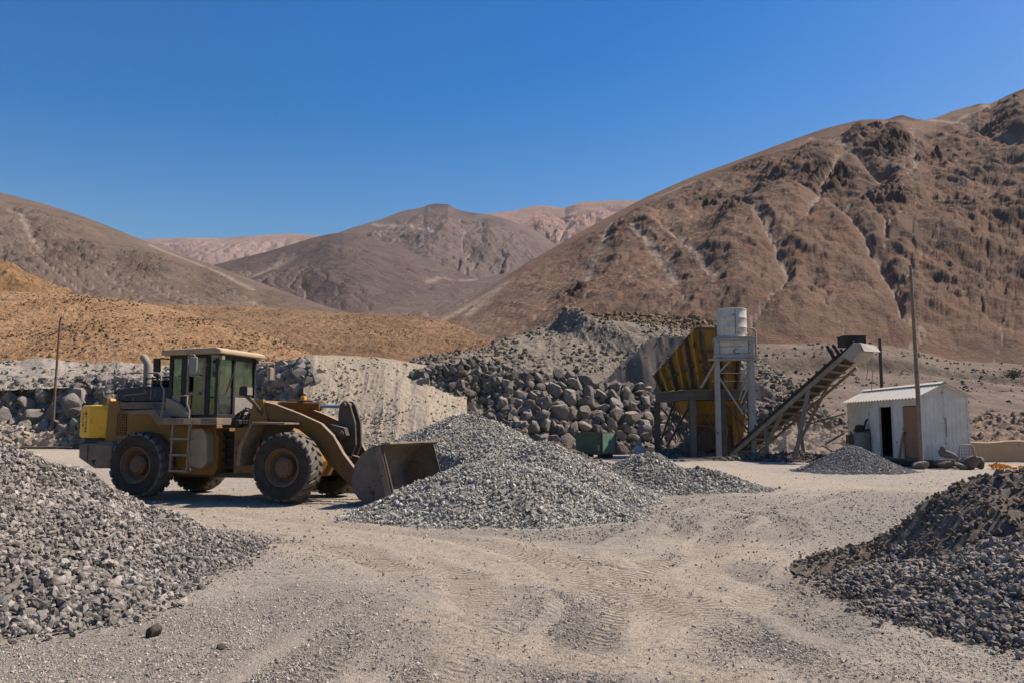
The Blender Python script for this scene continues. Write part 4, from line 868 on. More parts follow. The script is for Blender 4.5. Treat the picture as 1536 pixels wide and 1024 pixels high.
m = MB(); m.tube([(-.95, 1.375, 2.22), (-.75, 1.375, 2.265), (.27, 1.375, 2.225)], .105, 18); m.tube([(.20, 1.375, 2.228), (.30, 1.375, 2.224)], .122, 18); m.tube([(-.55, 1.22, 2.37), (.15, 1.22, 2.345)], .022)
tc = m.build('tilt_cylinder', M['armyellow'], LD, smooth=40)
m = MB(); m.tube([(.28, 1.375, 2.225), (.95, 1.375, 2.215)], .042, 14); m.build('piston_rod', M['chrome'], tc, smooth=40)
m = MB(); m.box(-.25, -.13, 1.3, 1.42, 2.36, 2.47); m.build('orange_tab', M['orange'], tc, bevel=.02)
bell = [(.86, 2.05), (.90, 2.26), (.98, 2.34), (1.08, 2.34), (1.16, 2.25), (1.31, 1.82), (1.34, 1.30), (1.20, .98), (1.10, .92), (1.02, 1.25), (.86, 1.66)]
m = MB(); m.prism(bell, 1.20, 1.27); m.prism(bell, 1.48, 1.55)
for (x, z, r) in ((1.02, 2.24, .07), (1.08, 1.55, .10), (1.14, 1.0, .06)):
    m.tube([(x, 1.12, z), (x, 1.62, z)], r, 16)
m.build('bellcrank', M['browniron'], LD, bevel=.006)
m = MB(); m.prism([(.42, 1.74), (.75, 1.80), (1.16, 1.70), (1.22, 1.52), (1.05, 1.40), (.7, 1.30)], .95, 1.16); m.tube([(1.08, .90, 1.56), (1.08, .96, 1.56)], .085, 18); m.tube([(1.08, .88, 1.56), (1.08, .90, 1.56)], .05, 14); m.build('bellcrank_bracket', M['browniron'], LD, bevel=.015)
m = MB(); m.prism([(1.08, 1.08), (1.95, .86), (1.97, .74), (1.06, .94)], 1.30, 1.45); m.build('tilt_link', M['browniron'], LD, bevel=.01)
# bucket
sh = [(2.78, 1.345), (2.55, 1.325), (2.32, 1.25), (2.12, 1.08), (1.98, .84), (1.93, .58), (1.97, .33), (2.12, .14), (2.36, .065), (3.02, .04)]
t_ = .035
inn = []
for i, p in enumerate(sh):
    a = sh[max(i-1, 0)]; b = sh[min(i+1, len(sh)-1)]; dx, dz = b[0]-a[0], b[1]-a[1]; L = math.hypot(dx, dz); inn.append((p[0]-dz/L*t_, p[1]+dx/L*t_))
m = MB(); ring = [(p, q) for p, q in zip(sh, inn)]
for i in range(len(sh)-1): m.prism([sh[i], sh[i+1], inn[i+1], inn[i]], -.06, 2.81)
bk = m.build('bucket', M['steel'], LD, smooth=40)
side = [(2.66, 1.33)]+sh[1:9]+[(2.96, .045), (2.95, .30)]
for y0, y1 in ((-.095, -.06), (2.81, 2.845)):
    m = MB(); m.prism(side, y0, y1); s_ = m.build('bucket_side', M['steel'], bk, bevel=.006)
    m = MB(); yy = y0-.022 if y0 < 0 else y1+.022
    m.beam((2.56, yy+.008, 1.28), (2.88, yy+.008, .10), .03, .14, up=(1, 0, .3)); m.build('side_stiffener', M['taupe'], s_)
m = MB(); m.prism([(2.95, .02), (2.95, .065), (3.16, .045), (3.16, .02)], -.12, 2.87); m.build('cutting_edge', M['steel'], bk)
m = MB(); m.prism([(2.62, 1.335), (2.62, 1.375), (2.84, 1.385), (2.84, 1.345)], -.09, 2.84); m.build('bucket_lip', M['taupe'], bk, bevel=.006)
m = MB()
for y in (.6, 1.3, 2.0): m.prism([(2.05, .97), (1.83, .85), (1.84, .66), (1.95, .6)], y, y+.08); m.prism([(1.97, .5), (1.80, .42), (1.82, .26), (2.02, .25)], y, y+.08)
m.build('bucket_bracket', M['browniron'], bk)
# ladder, handrails, lamps, mirrors
m = MB()
for x in (-2.93, -2.46): m.beam((x, .06, 1.78), (x-.0, .02, .66), .045, .06)
for z in (.68, 1.06, 1.44): m.box(-2.95, -2.44, -.03, .16, z-.025, z+.025)
m.build('ladder', M['rail'], LD, bevel=.006)
m = MB(); m.tube([(-2.40, .05, .70), (-2.40, -.01, 1.1), (-2.43, -.02, 1.55), (-2.36, .03, 1.85)], .02)
m.tube([(-2.50, .05, 1.80), (-2.48, .05, 2.12), (-2.56, .05, 2.28), (-2.55, .05, 2.46), (-2.75, .05, 2.47)], .022)
m.tube([(-3.30, .06, 1.95), (-3.24, .06, 2.3), (-3.24, .06, 2.62), (-3.33, .06, 2.74), (-3.34, .06, 2.94), (-3.42, .06, 3.02), (-3.72, .06, 3.03)], .022)
m.build('handrail', M['rail'], LD, smooth=50)
for y in (.22,):
    m = MB(); m.prism([(-1.16, 2.46), (-1.16, 2.64), (-1.10, 2.68), (-.95, 2.68), (-.95, 2.44)], y-.12, y+.12); h_ = m.build('headlamp', M['black'], LD, bevel=.02)
    m = MB(); m.box(-.952, -.94, y-.10, y+.10, 2.47, 2.65); m.build('lamp_lens', M['lens'], h_)
    m = MB(); m.tube([(-1.05, y, 2.46), (-1.0, y+(.25 if y < 1 else -.25), 2.30), (-.93, y+(.5 if y < 1 else -.5), 2.05)], .045, 10); m.build('lamp_bracket', M['browniron'], h_)
# cab
X0, X1, Y0, Y1, Z0, Z1 = -3.54, -2.10, .58, 2.17, 1.93, 3.49
cab = None
m = MB(); m.prism([(-3.68, 3.49), (-3.70, 3.56), (-3.60, 3.625), (-2.10, 3.65), (-1.94, 3.60), (-1.94, 3.50)], .42, 2.33); m.build('cab_roof', M['tanroof'], LD, bevel=.03)
m = MB(); m.box(X0, X1, Y0, Y1, Z0, Z0+.10)
pil = .075
for y in (Y0, Y1-pil):
    m.box(X0, X0+.09, y, y+pil, Z0+.1, Z1); m.box(-2.45, -2.36, y, y+pil, Z0+.1, Z1); m.box(X1-.09, X1, y, y+pil, Z0+.1, Z1)
    m.box(-3.18, -3.02, y, y+pil, Z0+.1, Z1); m.box(X0+.09, X1-.09, y+.002, y+pil-.002, Z1-.08, Z1)
m.box(X0, X0+.09, Y0+pil, Y1-pil, Z1-.08, Z1); m.box(X1-.09, X1, Y0+pil, Y1-pil, Z1-.10, Z1); m.box(X0, X0+.06, Y0+pil, Y1-pil, Z0+.1, 2.62)
m.box(X1-.07, X1, Y0+.62, Y0+.69, Z0+.1, Z1-.1)
cab = m.build('cab_frame', M['cabblack'], LD, bevel=.008)
m = MB(); m.box(X1-.06, X1+.01, Y0+.69, Y1-pil, Z0+.1, 2.46); m.build('front_panel', M['pipe'], cab, bevel=.01)
m = MB(); m.box(X0+.09, -3.18, Y0+.01, Y0+.05, Z0+.1, 2.50); m.prism([(-3.5, 2.0), (-3.5, 2.45), (-3.1, 2.28), (-2.84, 2.02), (-2.80, 1.95)], .44, .575); m.build('rear_quarter_panel', M['tanroof'], cab, bevel=.03)
def pane(name, b, mat='glass'): m = MB(); m.box(*b); return m.build(name, M[mat], cab)
pane('rear_side_window', (X0+.09, -3.18, Y0+.03, Y0+.04, 2.50, Z1-.08))
pane('rear_side_window', (X0+.09, -3.18, Y1-.05, Y1-.04, 2.50, Z1-.08))
pane('far_side_window', (-3.02, -2.45, Y1-.05, Y1-.04, Z0+.1, Z1-.08)); pane('far_side_window', (-2.36, X1-.09, Y1-.05, Y1-.04, Z0+.1, Z1-.08))
pane('windshield', (X1-.05, X1-.04, Y0+.69, Y1-pil, 2.46, Z1-.10)); pane('windshield', (X1-.05, X1-.04, Y0+pil, Y0+.62, Z0+.1, Z1-.10))
pane('front_quarter_window', (-2.36, X1-.09, Y0+.03, Y0+.04, Z0+.1, Z1-.08))
pane('rear_window', (X0+.03, X0+.04, Y0+pil, Y1-pil, 2.62, Z1-.08))
m = MB(); m.box(-3.00, -2.94, .555, .60, 2.02, 3.42); m.box(-2.53, -2.47, .555, .60, 2.02, 3.42); m.box(-2.94, -2.53, .557, .598, 3.36, 3.42); m.box(-2.94, -2.53, .557, .598, 2.02, 2.08); m.box(-2.94, -2.53, .557, .598, 2.50, 2.58)
dr = m.build('cab_door', M['rail'], cab, bevel=.008)
m = MB(); m.box(-2.94, -2.53, .57, .58, 2.08, 2.50); m.box(-2.80, -2.53, .572, .582, 2.58, 3.36); m.build('door_glass', M['glass'], dr)
m = MB(); m.box(-2.62, -2.55, .535, .556, 2.52, 2.56); m.build('door_handle', M['black'], dr)
m = MB(); m.prism([(-3.38, 2.03), (-3.38, 2.34), (-2.90, 2.34), (-2.88, 2.03)], 1.10, 1.62); m.prism([(-3.44, 2.34), (-3.50, 3.0), (-3.40, 3.02), (-3.30, 2.40), (-3.3, 2.34)], 1.10, 1.62); m.build('seat', M['seat'], LD, bevel=.04, seg=3)
m = MB(); m.tube([(-2.32, 1.36, 2.03), (-2.46, 1.36, 2.62)], .045, 10)
c = Vector((-2.47, 1.36, 2.66)); ax = Vector((-.5, 0, .87)); e1 = Vector((.87, 0, .5)); e2 = Vector((0, 1, 0))
m.tube([c+(e1*math.cos(a)+e2*math.sin(a))*.19 for a in np.linspace(0, 2*math.pi, 25)], .018, 8); m.box(-2.32, -2.2, .8, 1.9, 2.03, 2.48)
m.build('steering_column', M['seat'], LD)
m = MB(); m.prism([(-2.26, 3.40), (-2.26, 3.48), (-2.06, 3.48), (-2.06, 3.40)], .50, .57); m.prism([(-2.08, 3.36), (-2.08, 3.47), (-1.99, 3.47), (-1.99, 3.36)], .56, .68); m.prism([(-2.08, 3.36), (-2.08, 3.47), (-1.99, 3.47), (-1.99, 3.36)], 2.10, 2.22); m.build('work_lamp', M['lens'], LD, bevel=.01)
m = MB(); m.tube([(-2.70, .56, 3.40), (-2.72, .30, 3.46), (-2.55, .22, 3.46), (-2.48, .22, 3.38)], .02); m.tube([(-2.72, .56, 3.0), (-2.72, .24, 3.0), (-2.72, .24, 3.44)], .016)
mb = m.build('mirror_bracket', M['rail'], LD)
m = MB(); m.box(-2.62, -2.40, .14, .20, 2.98, 3.40); mi = m.build('mirror', M['mirror'], LD, bevel=.04, seg=3)
m = MB(); m.tube([(-2.02, 2.25, 3.40), (-1.92, 2.62, 3.42), (-1.92, 2.72, 3.36), (-1.92, 2.72, 2.95)], .02); m.tube([(-1.96, 2.45, 3.41), (-1.96, 2.48, 2.95)], .018); m.build('mirror_bracket', M['rail'], LD)
m = MB(); m.box(-1.97, -1.90, 2.50, 2.70, 2.95, 3.30); m.build('mirror', M['rail'], LD, bevel=.03)
m = MB(); m.tube([(-3.5, .6, 3.40), (-3.75, .5, 3.42), (-3.82, .46, 3.35)], .018); m.prism([(-3.90, 2.98), (-3.92, 3.42), (-3.74, 3.42), (-3.72, 3.12), (-3.80, 2.95)], .44, .50); m.build('rear_mirror', M['black'], LD, bevel=.02)
m = MB(); m.tube([(-1.98, .72, 2.50), (-1.94, .85, 2.9)], .012, 6); m.beam((-1.95, .75, 2.6), (-1.95, 1.0, 3.1), .02, .03); m.build('wiper', M['black'], LD)
# ------------------------------------------------------------------ driver
def person(parts, parent_m):
    me = bpy.data.meshes.new('person'); V = [p[0] for p in parts]; E = [(p[2], i) for i, p in enumerate(parts) if p[2] is not None]
    me.from_pydata(V, E, []); o = bpy.data.objects.new('person', me); COL.objects.link(o)
    sk = o.modifiers.new('skin', 'SKIN'); sk.use_smooth_shade = True
    for i, p in enumerate(parts):
        me.skin_vertices[0].data[i].radius = (p[1], p[1]); me.skin_vertices[0].data[i].use_root = i == 0
    s = o.modifiers.new('sub', 'SUBSURF'); s.levels = 1; s.render_levels = 2; me.materials.append(parent_m); return o
pv = [((0, 0, .10), .14, None), ((0, 0, .30), .135, 0), ((0.0, 0, .50), .16, 1), ((.0, 0, .60), .07, 2), ((.02, 0, .68), .06, 3), ((.04, 0, .80), .098, 4), ((.03, 0, .90), .07, 5),
      ((.02, -.20, .54), .06, 2), ((.12, -.26, .28), .05, 7), ((.36, -.16, .32), .04, 8), ((.44, -.14, .33), .035, 9), ((.02, .20, .54), .06, 2), ((.12, .26, .28), .05, 11), ((.36, .16, .32), .04, 12), ((.44, .14, .33), .035, 13),
      ((.06, -.10, .06), .10, 0), ((.44, -.13, .10), .075, 15), ((.52, -.13, -.28), .05, 16), ((.62, -.13, -.32), .04, 17), ((.06, .10, .06), .10, 0), ((.44, .13, .10), .075, 19), ((.52, .13, -.28), .05, 20), ((.62, .13, -.32), .04, 21)]
pr = person(pv, M['cloth'])
pr.location = (Matrix.Translation((-5.35, 19.2, 0)) @ Matrix.Rotation(R(-17), 4, 'Z')) @ Vector((-3.13, 1.36, 2.34)); pr.rotation_euler = (0, 0, R(-17))
tag(pr, 'driver in dark clothes seated inside the loader cab', 'person')
m = MB(); m.lathe([(.001, -.115), (.055, -.10), (.085, -.05), (.10, .02), (.098, .07), (.07, .11), (.001, .125)], 20, (.045, 0, .80), 'z'); m.prism([(.13, .79), (.165, .77), (.13, .755)], -.015, .015)
m.box(.128, .14, -.03, .03, .735, .745)
hd_ = m.build('head', M['skin'], pr, smooth=60)
m = MB(); m.lathe([(.107, .03), (.108, .07), (.08, .12), (.001, .137)], 20, (.04, 0, .80), 'z'); m.prism([(.12, .835), (.22, .825), (.22, .818), (.12, .825)], -.07, .07); m.build('cap', M['hair'], pr, smooth=60)
for s_ in (-1, 1):
    m = MB(); c = Vector((.455, s_*.14, .335)); m.box(c.x-.02, c.x+.05, c.y-.04, c.y+.04, c.z-.015, c.z+.015)
    for k in range(4): m.tube([c+Vector((.045, -.03+.02*k, .012)), c+Vector((.085, -.03+.02*k, .005)), c+Vector((.095, -.03+.02*k, -.03)), c+Vector((.07, -.03+.02*k, -.05))], [.009, .009, .008, .007], 6)
    m.tube([c+Vector((0, -.04*s_, 0)), c+Vector((.03, -.062*s_, .0)), c+Vector((.055, -.06*s_, -.02))], [.010, .009, .008], 6); m.build('hand', M['skin'], pr, smooth=50, bevel=.004)
# ================================================================== crusher plant
CR = empty('crusher_plant', (10.1, 47, 0), 0)
tag(CR, 'rusty yellow crusher hopper on a grey steel platform', 'crusher')
def L(x, y, z): return (x-10.1, y-47, z)
def part(name, mat, par, fn, **k): m = MB(); fn(m); return m.build(name, M[mat], par, **k)
# platform frame
A0, A1, A2, A3 = (10.1, 47.0), (13.7, 47.3), (13.0, 52.2), (8.95, 51.9)
for (p, q) in ((A0, A1), (A1, A2), (A2, A3), (A3, A0)):
    part('platform_beam', 'plantgrey', CR, lambda m: m.ibeam(L(p[0], p[1], 3.53), L(q[0], q[1], 3.53), .56, up=(0, 0, 1)))
part('platform_deck', 'plantgrey', CR, lambda m: m.add([L(*p, z) for z in (3.78, 3.84) for p in ((10.15, 47.06), (13.6, 47.36), (12.95, 52.1), (9.0, 51.8))], [(3, 2, 1, 0), (4, 5, 6, 7), (0, 1, 5, 4), (1, 2, 6, 5), (2, 3, 7, 6), (3, 0, 4, 7)]))
for (x, y) in ((10.15, 47.05), (13.6, 47.5), (12.9, 52), (8.98, 51.8), (11.9, 47.25)):
    part('leg', 'plantgrey', CR, lambda m: (m.ibeam(L(x, y, -.02), L(x, y, 3.25), .34), m.box(x-10.1-.3, x-10.1+.3, y-47-.3, y-47+.3, -.05, .06)))
for (a, b) in ((L(8.98, 51.8, .3), L(9.6, 49.4, 3.2)), (L(10.15, 47.3, 3.1), L(9.3, 50.3, .6)), (L(10.3, 47.05, 3.1), L(11.8, 47.25, .9)), (L(12.0, 47.3, 3.1), L(13.5, 47.45, 1.4)), (L(9.2, 51.6, 2.9), L(10.6, 50.9, 1.1))):
    part('brace', 'browniron', CR, lambda m: m.beam(a, b, .1))
part('handrail', 'browniron', CR, lambda m: [m.tube([L(8.98, 51.7, 3.8), L(8.98, 51.7, 4.85)], .04), m.tube([L(9.3, 50.2, 3.8), L(9.3, 50.2, 4.85)], .04), m.tube([L(8.98, 51.7, 4.85), L(9.6, 49, 4.88)], .035), m.tube([L(8.98, 51.7, 4.35), L(9.3, 50.2, 4.35)], .03)])
# flared bin: bottom ring -> rim ring
bot = [(9.1, 50.6, 3.9), (11.0, 47.5, 3.9), (13.0, 48.4, 3.9), (12.2, 51.6, 3.9)]
rim = [(8.66, 50.9, 4.75), (10.5, 47.1, 7.30), (13.3, 48.1, 7.30), (12.6, 52.0, 6.6)]
def lerp(a, b, t): return tuple(x+(y-x)*t for x, y in zip(a, b))
def plate(m, q, th):                        # quad with thickness th along its normal
    q = [Vector(p) for p in q]; n = (q[1]-q[0]).cross(q[3]-q[0]).normalized()*th
    m.add([*q, *[p+n for p in q]], [(3, 2, 1, 0), (4, 5, 6, 7), (0, 1, 5, 4), (1, 2, 6, 5), (2, 3, 7, 6), (3, 0, 4, 7)])
for i in range(4):
    j = (i+1) % 4
    wl = part('bin_wall', 'hopper', CR, lambda m: plate(m, [L(*bot[i]), L(*bot[j]), L(*rim[j]), L(*rim[i])], -.05))
    part('rim_channel', 'browniron', wl, lambda m: m.beam(L(*rim[i]), L(*rim[j]), .12, .14))
    if i in (0, 1):
        ctr = Vector((11.3, 49.6, 5))
        for t in ((.08, .24, .42, .62, .80, .97) if i == 0 else (.05, .5, .95)):
            a, b = Vector(lerp(bot[i], bot[j], t)), Vector(lerp(rim[i], rim[j], t))
            n = (Vector(bot[j])-Vector(bot[i])).cross(b-a).normalized()
            if n.dot(a-ctr) < 0: n = -n
            part('bin_rib', 'hopper' if t in (.24, .97, .62) else 'browniron', wl, lambda m: m.add([L(*(p+n*o+s)) for o in (.03, .34) for p in (a, b) for s in ((Vector(bot[j])-Vector(bot[i])).normalized()*k for k in (-.06, .06))], [(0, 1, 3, 2), (4, 6, 7, 5), (0, 4, 5, 1), (2, 3, 7, 6), (0, 2, 6, 4), (1, 5, 7, 3)]))
        tt = (.45,) if i == 0 else (.35, .62)
        for t in tt:
            a, b = Vector(lerp(bot[i], rim[i], t)), Vector(lerp(bot[j], rim[j], t)); n = Vector((-.7, -.7, 0)) if i == 0 else Vector((.2, -1, 0))
            part('bin_stiffener', 'browniron', wl, lambda m: m.beam(L(*(a+n*.10)), L(*(b+n*.10)), .12, .16))
# chute and crusher below the deck
def frust(m, c0, s0, z0, c1, s1, z1):
    vs = [L(c0[0]+sx*s0[0], c0[1]+sy*s0[1], z0) for sx, sy in ((-1, -1), (1, -1), (1, 1), (-1, 1))]+[L(c1[0]+sx*s1[0], c1[1]+sy*s1[1], z1) for sx, sy in ((-1, -1), (1, -1), (1, 1), (-1, 1))]
    m.add(vs, [(3, 2, 1, 0), (4, 5, 6, 7), (0, 1, 5, 4), (1, 2, 6, 5), (2, 3, 7, 6), (3, 0, 4, 7)])
part('chute', 'hopper', CR, lambda m: frust(m, (11.6, 49.0), (.95, .8), 1.75, (11.45, 49.2), (1.75, 1.7), 3.22), bevel=.03)
part('crusher_housing', 'hopper', CR, lambda m: (frust(m, (11.55, 48.1), (.62, .35), .5, (11.6, 48.15), (.75, .4), 1.70), m.box(.75, 2.2, .72, .80, 1.62, 1.78), m.box(.85, 1.0, .68, .76, .5, 1.65), m.box(1.9, 2.05, .68, .76, .5, 1.65)), bevel=.03)
part('feeder_guard', 'hopper', CR, lambda m: frust(m, (12.9, 48.2), (.25, .3), .4, (12.95, 48.3), (.42, .5), 2.6), bevel=.04)
part('crusher_body', 'browniron', CR, lambda m: (frust(m, (11.7, 49.0), (1.0, .9), .35, (11.7, 49.0), (1.15, 1.0), 1.72)), bevel=.06)
part('flywheel', 'browniron', CR, lambda m: m.lathe([(.001, 0), (.7, 0), (.74, .04), (.74, .16), (.7, .2), (.5, .2), (.46, .14), (.2, .14), (.18, .26), (.001, .26)], 32, (.75, .62, 1.05)), smooth=40)
part('motor', 'plantgrey', CR, lambda m: (m.lathe([(.001, 0), (.28, 0), (.3, .05), (.3, .7), (.2, .76), (.001, .76)], 20, (-.2, 1.0, .55)), m.box(-.6, .2, .9, 1.9, .05, .3)), smooth=40)
part('walkway_rail', 'browniron', CR, lambda m: [m.tube([L(10.3+k*.85, 47.05+.07*k, 3.8), L(10.3+k*.85, 47.05+.07*k, 4.75)], .03, 6) for k in range(4)]+[m.tube([L(10.2, 47.05, z), L(13.2, 47.3, z)], .03, 6) for z in (4.3, 4.75)])
part('vibrating_feeder', 'rust', CR, lambda m: (m.prism([(.1, 2.2), (.3, 2.9), (2.9, 2.9), (3.1, 2.4), (2.8, 2.1)], 1.0, 2.4), [m.lathe([(.001, 0), (.2, 0), (.2, .12), (.001, .12)], 14, (.5+.55*k, .86, 2.5)) for k in range(4)]), bevel=.02)
part('side_platform', 'plantgrey', CR, lambda m: (m.box(-.4, 1.0, .3, 1.6, 1.75, 1.83), m.beam((-.35, .4, 0), (-.35, .4, 1.75), .1), m.beam((-.35, .4, .1), (.9, .4, 1.7), .07)))
part('base_skid', 'plantgrey', CR, lambda m: (m.beam(L(10.3, 48.2, .18), L(13.3, 48.5, .18), .25, .3), m.beam(L(10.2, 49.9, .18), L(13.2, 50.2, .18), .25, .3)))
for pp, rr in (([L(12.9, 47.6, 3.2), L(12.7, 47.5, 2.3), L(12.9, 47.4, 1.2), L(12.8, 47.5, .6)], .06), ([L(9.6, 49.5, 3.2), L(9.9, 49.2, 2.4), L(9.6, 48.9, 1.6), L(9.9, 48.6, .9)], .05), ([L(9.9, 50.5, 3.0), L(9.5, 50.0, 2.0), L(9.7, 49.6, 1.0)], .05)):
    part('feed_pipe', 'rust', CR, lambda m: m.tube(pp, rr))
part('hopper_grid', 'browniron', CR, lambda m: [m.beam(L(11.1+.35*k, 47.3+.1*k, 5.4), L(10.6+.35*k, 51, 5.4), .08) for k in range(5)])
# tank stand
TS = empty('tank_stand', (12.1, 45.4, 0), R(-12)); tag(TS, 'white painted steel stand with panelled box carrying the water tank', 'tank stand')
for x in (-.88, .93):
    for y in (-.35, 1.15): part('leg', 'standwhite', TS, lambda m: (m.ibeam((x, y, .02), (x, y, 6.5), .26), m.box(x-.28, x+.28, y-.24, y+.24, -.04, .08)))
for z, hh in ((5.52, .24), (6.42, .2)):
    part('stand_beam', 'standwhite', TS, lambda m: (m.box(-1.06, 1.12, -.52, -.38, z-hh/2, z+hh/2), m.box(-1.06, 1.12, 1.2, 1.32, z-hh/2, z+hh/2), m.box(-1.06, -.95, -.38, 1.2, z-hh/2, z+hh/2), m.box(1.0, 1.12, -.38, 1.2, z-hh/2, z+hh/2)), bevel=.01)
part('stand_panel', 'tankwhite', TS, lambda m: (m.box(-.74, .78, -.40, -.34, 5.66, 6.05), ), bevel=.01)
part('stand_panel', 'tankwhite', TS, lambda m: (m.box(-.74, .78, -.42, -.35, 6.07, 6.52), ), bevel=.01)
part('stand_panel', 'tankwhite', TS, lambda m: (m.box(.84, .9, -.2, 1.1, 5.66, 6.5), ), bevel=.01)
part('stand_top', 'standwhite', TS, lambda m: m.box(-1.0, 1.05, -.5, 1.3, 6.53, 6.58), bevel=.01)
part('work_deck', 'standwhite', TS, lambda m: m.box(-1.35, 1.12, -.62, -.40, 5.30, 5.39), bevel=.01)
for a, b in (((-.85, -.36, 4.6), (-.1, -.36, 5.38)), ((-.85, -.36, 4.5), (.42, -.36, 2.4)), ((.9, -.36, 5.3), (.35, -.36, 4.3)), ((.93, 1.1, 5.2), (.3, 1.1, 3.2)), ((.3, -.36, 3.0), (.93, -.36, 4.4)), ((-.88, -.4, 5.35), (-1.75, .5, 3.9))):
    part('brace', 'standwhite', TS, lambda m: m.beam(a, b, .09))
part('hose', 'rust', TS, lambda m: m.tube([(.3, -.42, 5.7), (.1, -.5, 5.62), (.0, -.48, 5.78), (.12, -.46, 5.92)], .03))
part('side_pipe', 'pipe', TS, lambda m: m.tube([(1.2, .2, 5.2), (1.22, .2, 6.9), (1.1, .2, 7.05), (.95, .2, 7.05)], .06), smooth=50)
TK = empty('water_tank', (12.15, 45.75, 6.58)); tag(TK, 'white rust-stained cylindrical water tank on the tall stand', 'water tank')
def tk(m):
    m.lathe([(.001, 0), (.80, 0), (.815, .02), (.815, .06), (.80, .08), (.80, .50), (.812, .52), (.812, .55), (.80, .57), (.80, 1.02), (.812, 1.04), (.812, 1.07), (.80, 1.09), (.80, 1.50), (.82, 1.52), (.82, 1.57), (.80, 1.58), (.5, 1.62), (.001, 1.64)], 48, (0, 0, 0), 'z')
part('tank_shell', 'tankwhite', TK, tk, smooth=35)
part('vent_pipe', 'rust', TK, lambda m: m.tube([(-.05, -.2, 1.6), (-.05, -.2, 1.78), (0, -.2, 1.84)], .05))
part('seam_strip', 'rust', TK, lambda m: (m.box(-.03, .0, -.815, -.80, 1.22, 1.56), m.box(-.02, .01, -.812, -.80, .1, 1.2)))
# ================================================================== conveyor
CV = empty('conveyor', (0, 0, 0)); tag(CV, 'inclined belt conveyor with open steel frame and white discharge hood', 'conveyor')
B0 = Vector((11.95, 45.3, .30)); T0 = Vector((16.7, 40.7, 5.55)); D_ = (T0-B0); LEN = D_.length; D_.normalize()
Wv = Vector((-D_.y, D_.x, 0)).normalized(); Wv = -Wv if Wv.x < 0 else Wv; Nv = D_.cross(Wv); Nv = -Nv if Nv.z < 0 else Nv
BW = 1.65
CV.location = B0
def cp(s, w_, n): return D_*s+Wv*w_+Nv*n
for wq in (0, BW):
    part('side_rail', 'conv', CV, lambda m: (m.beam(cp(-.2, wq, 0), cp(LEN, wq, 0), .11, .20, up=Nv)))
part('lower_chord', 'conv', CV, lambda m: m.beam(cp(.3, BW, -.34), cp(LEN-.9, BW, -.34), .1, .12, up=Nv))
part('belt', 'belt', CV, lambda m: (m.beam(cp(-.1, BW*.5, .19), cp(LEN+.2, BW*.5, .22), BW-.16, .06, up=Nv), m.beam(cp(-.1, BW*.5, .02), cp(LEN+.2, BW*.5, .05), BW-.2, .05, up=Nv)))
for k in range(15):
    s = .3+k*(LEN-.8)/14
    part('roller_bracket', 'black', CV, lambda m: (m.beam(cp(s, -.02, .12), cp(s+.05, -.05, .36), .10, .12), m.beam(cp(s, BW+.02, .12), cp(s+.05, BW+.05, .36), .10, .12)))
    part('cross_member', 'conv', CV, lambda m: m.beam(cp(s, .06, -.10), cp(s, BW-.06, -.10), .09, .09, up=Nv))
part('belt_skirt', 'black', CV, lambda m: m.beam(cp(.1, .0, .20), cp(LEN-.6, .0, .20), .03, .17, up=Nv))
part('tail_drum', 'browniron', CV, lambda m: m.tube([cp(-.1, .1, 0), cp(-.1, BW-.1, 0)], .22, 18), smooth=40)
for k in range(9):
    s = .8+k*(LEN-2.8)/8
    part('lattice_bar', 'conv', CV, lambda m: m.beam(cp(s, BW, -.1), cp(s+.45, BW, -.32), .05))
for (s, w_, dx, dy) in ((2.35, 0, .05, 0), (3.55, 0, -1.25, .0), (3.6, BW, .35, .1), (5.75, BW, -1.9, .55), (5.4, 0, -.9, -.25)):
    a = cp(s, w_, -.1); b = Vector((a.x+dx, a.y+dy, -B0.z-.02)); part('support_leg', 'conv', CV, lambda m: (m.beam(a, b, .15), m.box(b.x-.25, b.x+.25, b.y-.2, b.y+.2, b.z, b.z+.09)))
a = cp(3.55, 0, -1.3); part('leg_tie', 'conv', CV, lambda m: m.beam(cp(3.6, BW, -.9), cp(5.6, BW, -1.75), .07))
part('leg_tie', 'conv', CV, lambda m: (m.beam(cp(4.0, .2, -2.6), cp(5.0, BW, -2.3)-Vector((0, 0, .2)), .07), m.beam(cp(4.1, .2, -2.6), cp(4.6, .3, -4.1), .07)))
hb = cp(LEN, BW*.5, .42)
part('head_box', 'black', CV, lambda m: (m.box(hb.x-.62, hb.x+.42, hb.y-.5, hb.y+.5, hb.z-.20, hb.z+.30), m.box(hb.x-.67, hb.x+.47, hb.y-.55, hb.y+.55, hb.z+.30, hb.z+.34), m.beam(cp(LEN-1.0, .0, .2), cp(LEN-.85, .0, .95), .16, .16), m.beam(cp(LEN-.7, .0, .2), cp(LEN-.6, .0, .8), .14, .14)), bevel=.02)
def hood(m):
    pr_ = [cp(LEN-.65, -.09, .10), cp(LEN+.2, -.09, .14), cp(LEN+.48, -.05, -.06), cp(LEN+.22, -.05, -.42), cp(LEN-.45, -.09, -.50)]
    q = [p+Wv*(BW+.16) for p in pr_]; n = 5
    m.add([*pr_, *q], [tuple(range(n)), tuple(range(2*n-1, n-1, -1))]+[((i+1) % n, i, n+i, n+(i+1) % n) for i in range(n)])
part('discharge_hood', 'hoodwhite', CV, hood, bevel=.04)
part('torn_flap', 'hoodwhite', CV, lambda m: plate(m, [cp(LEN+.46, -.06, -.1), cp(LEN+.50, BW+.1, -.12), cp(LEN+.60, BW+.1, -.36)-Vector((0, 0, .2)), cp(LEN+.40, 0, -.4)-Vector((0, 0, .1))], .02))
for k, (w_, ln) in enumerate(((.2, 1.1), (.75, 1.7))):
    a = cp(LEN+.2, w_, -.7); part('hanging_cable', 'pipe', CV, lambda m: m.tube([a, a+Vector((.04, 0, -.5*ln)), a+Vector((-.05, 0, -ln))], .018, 6))
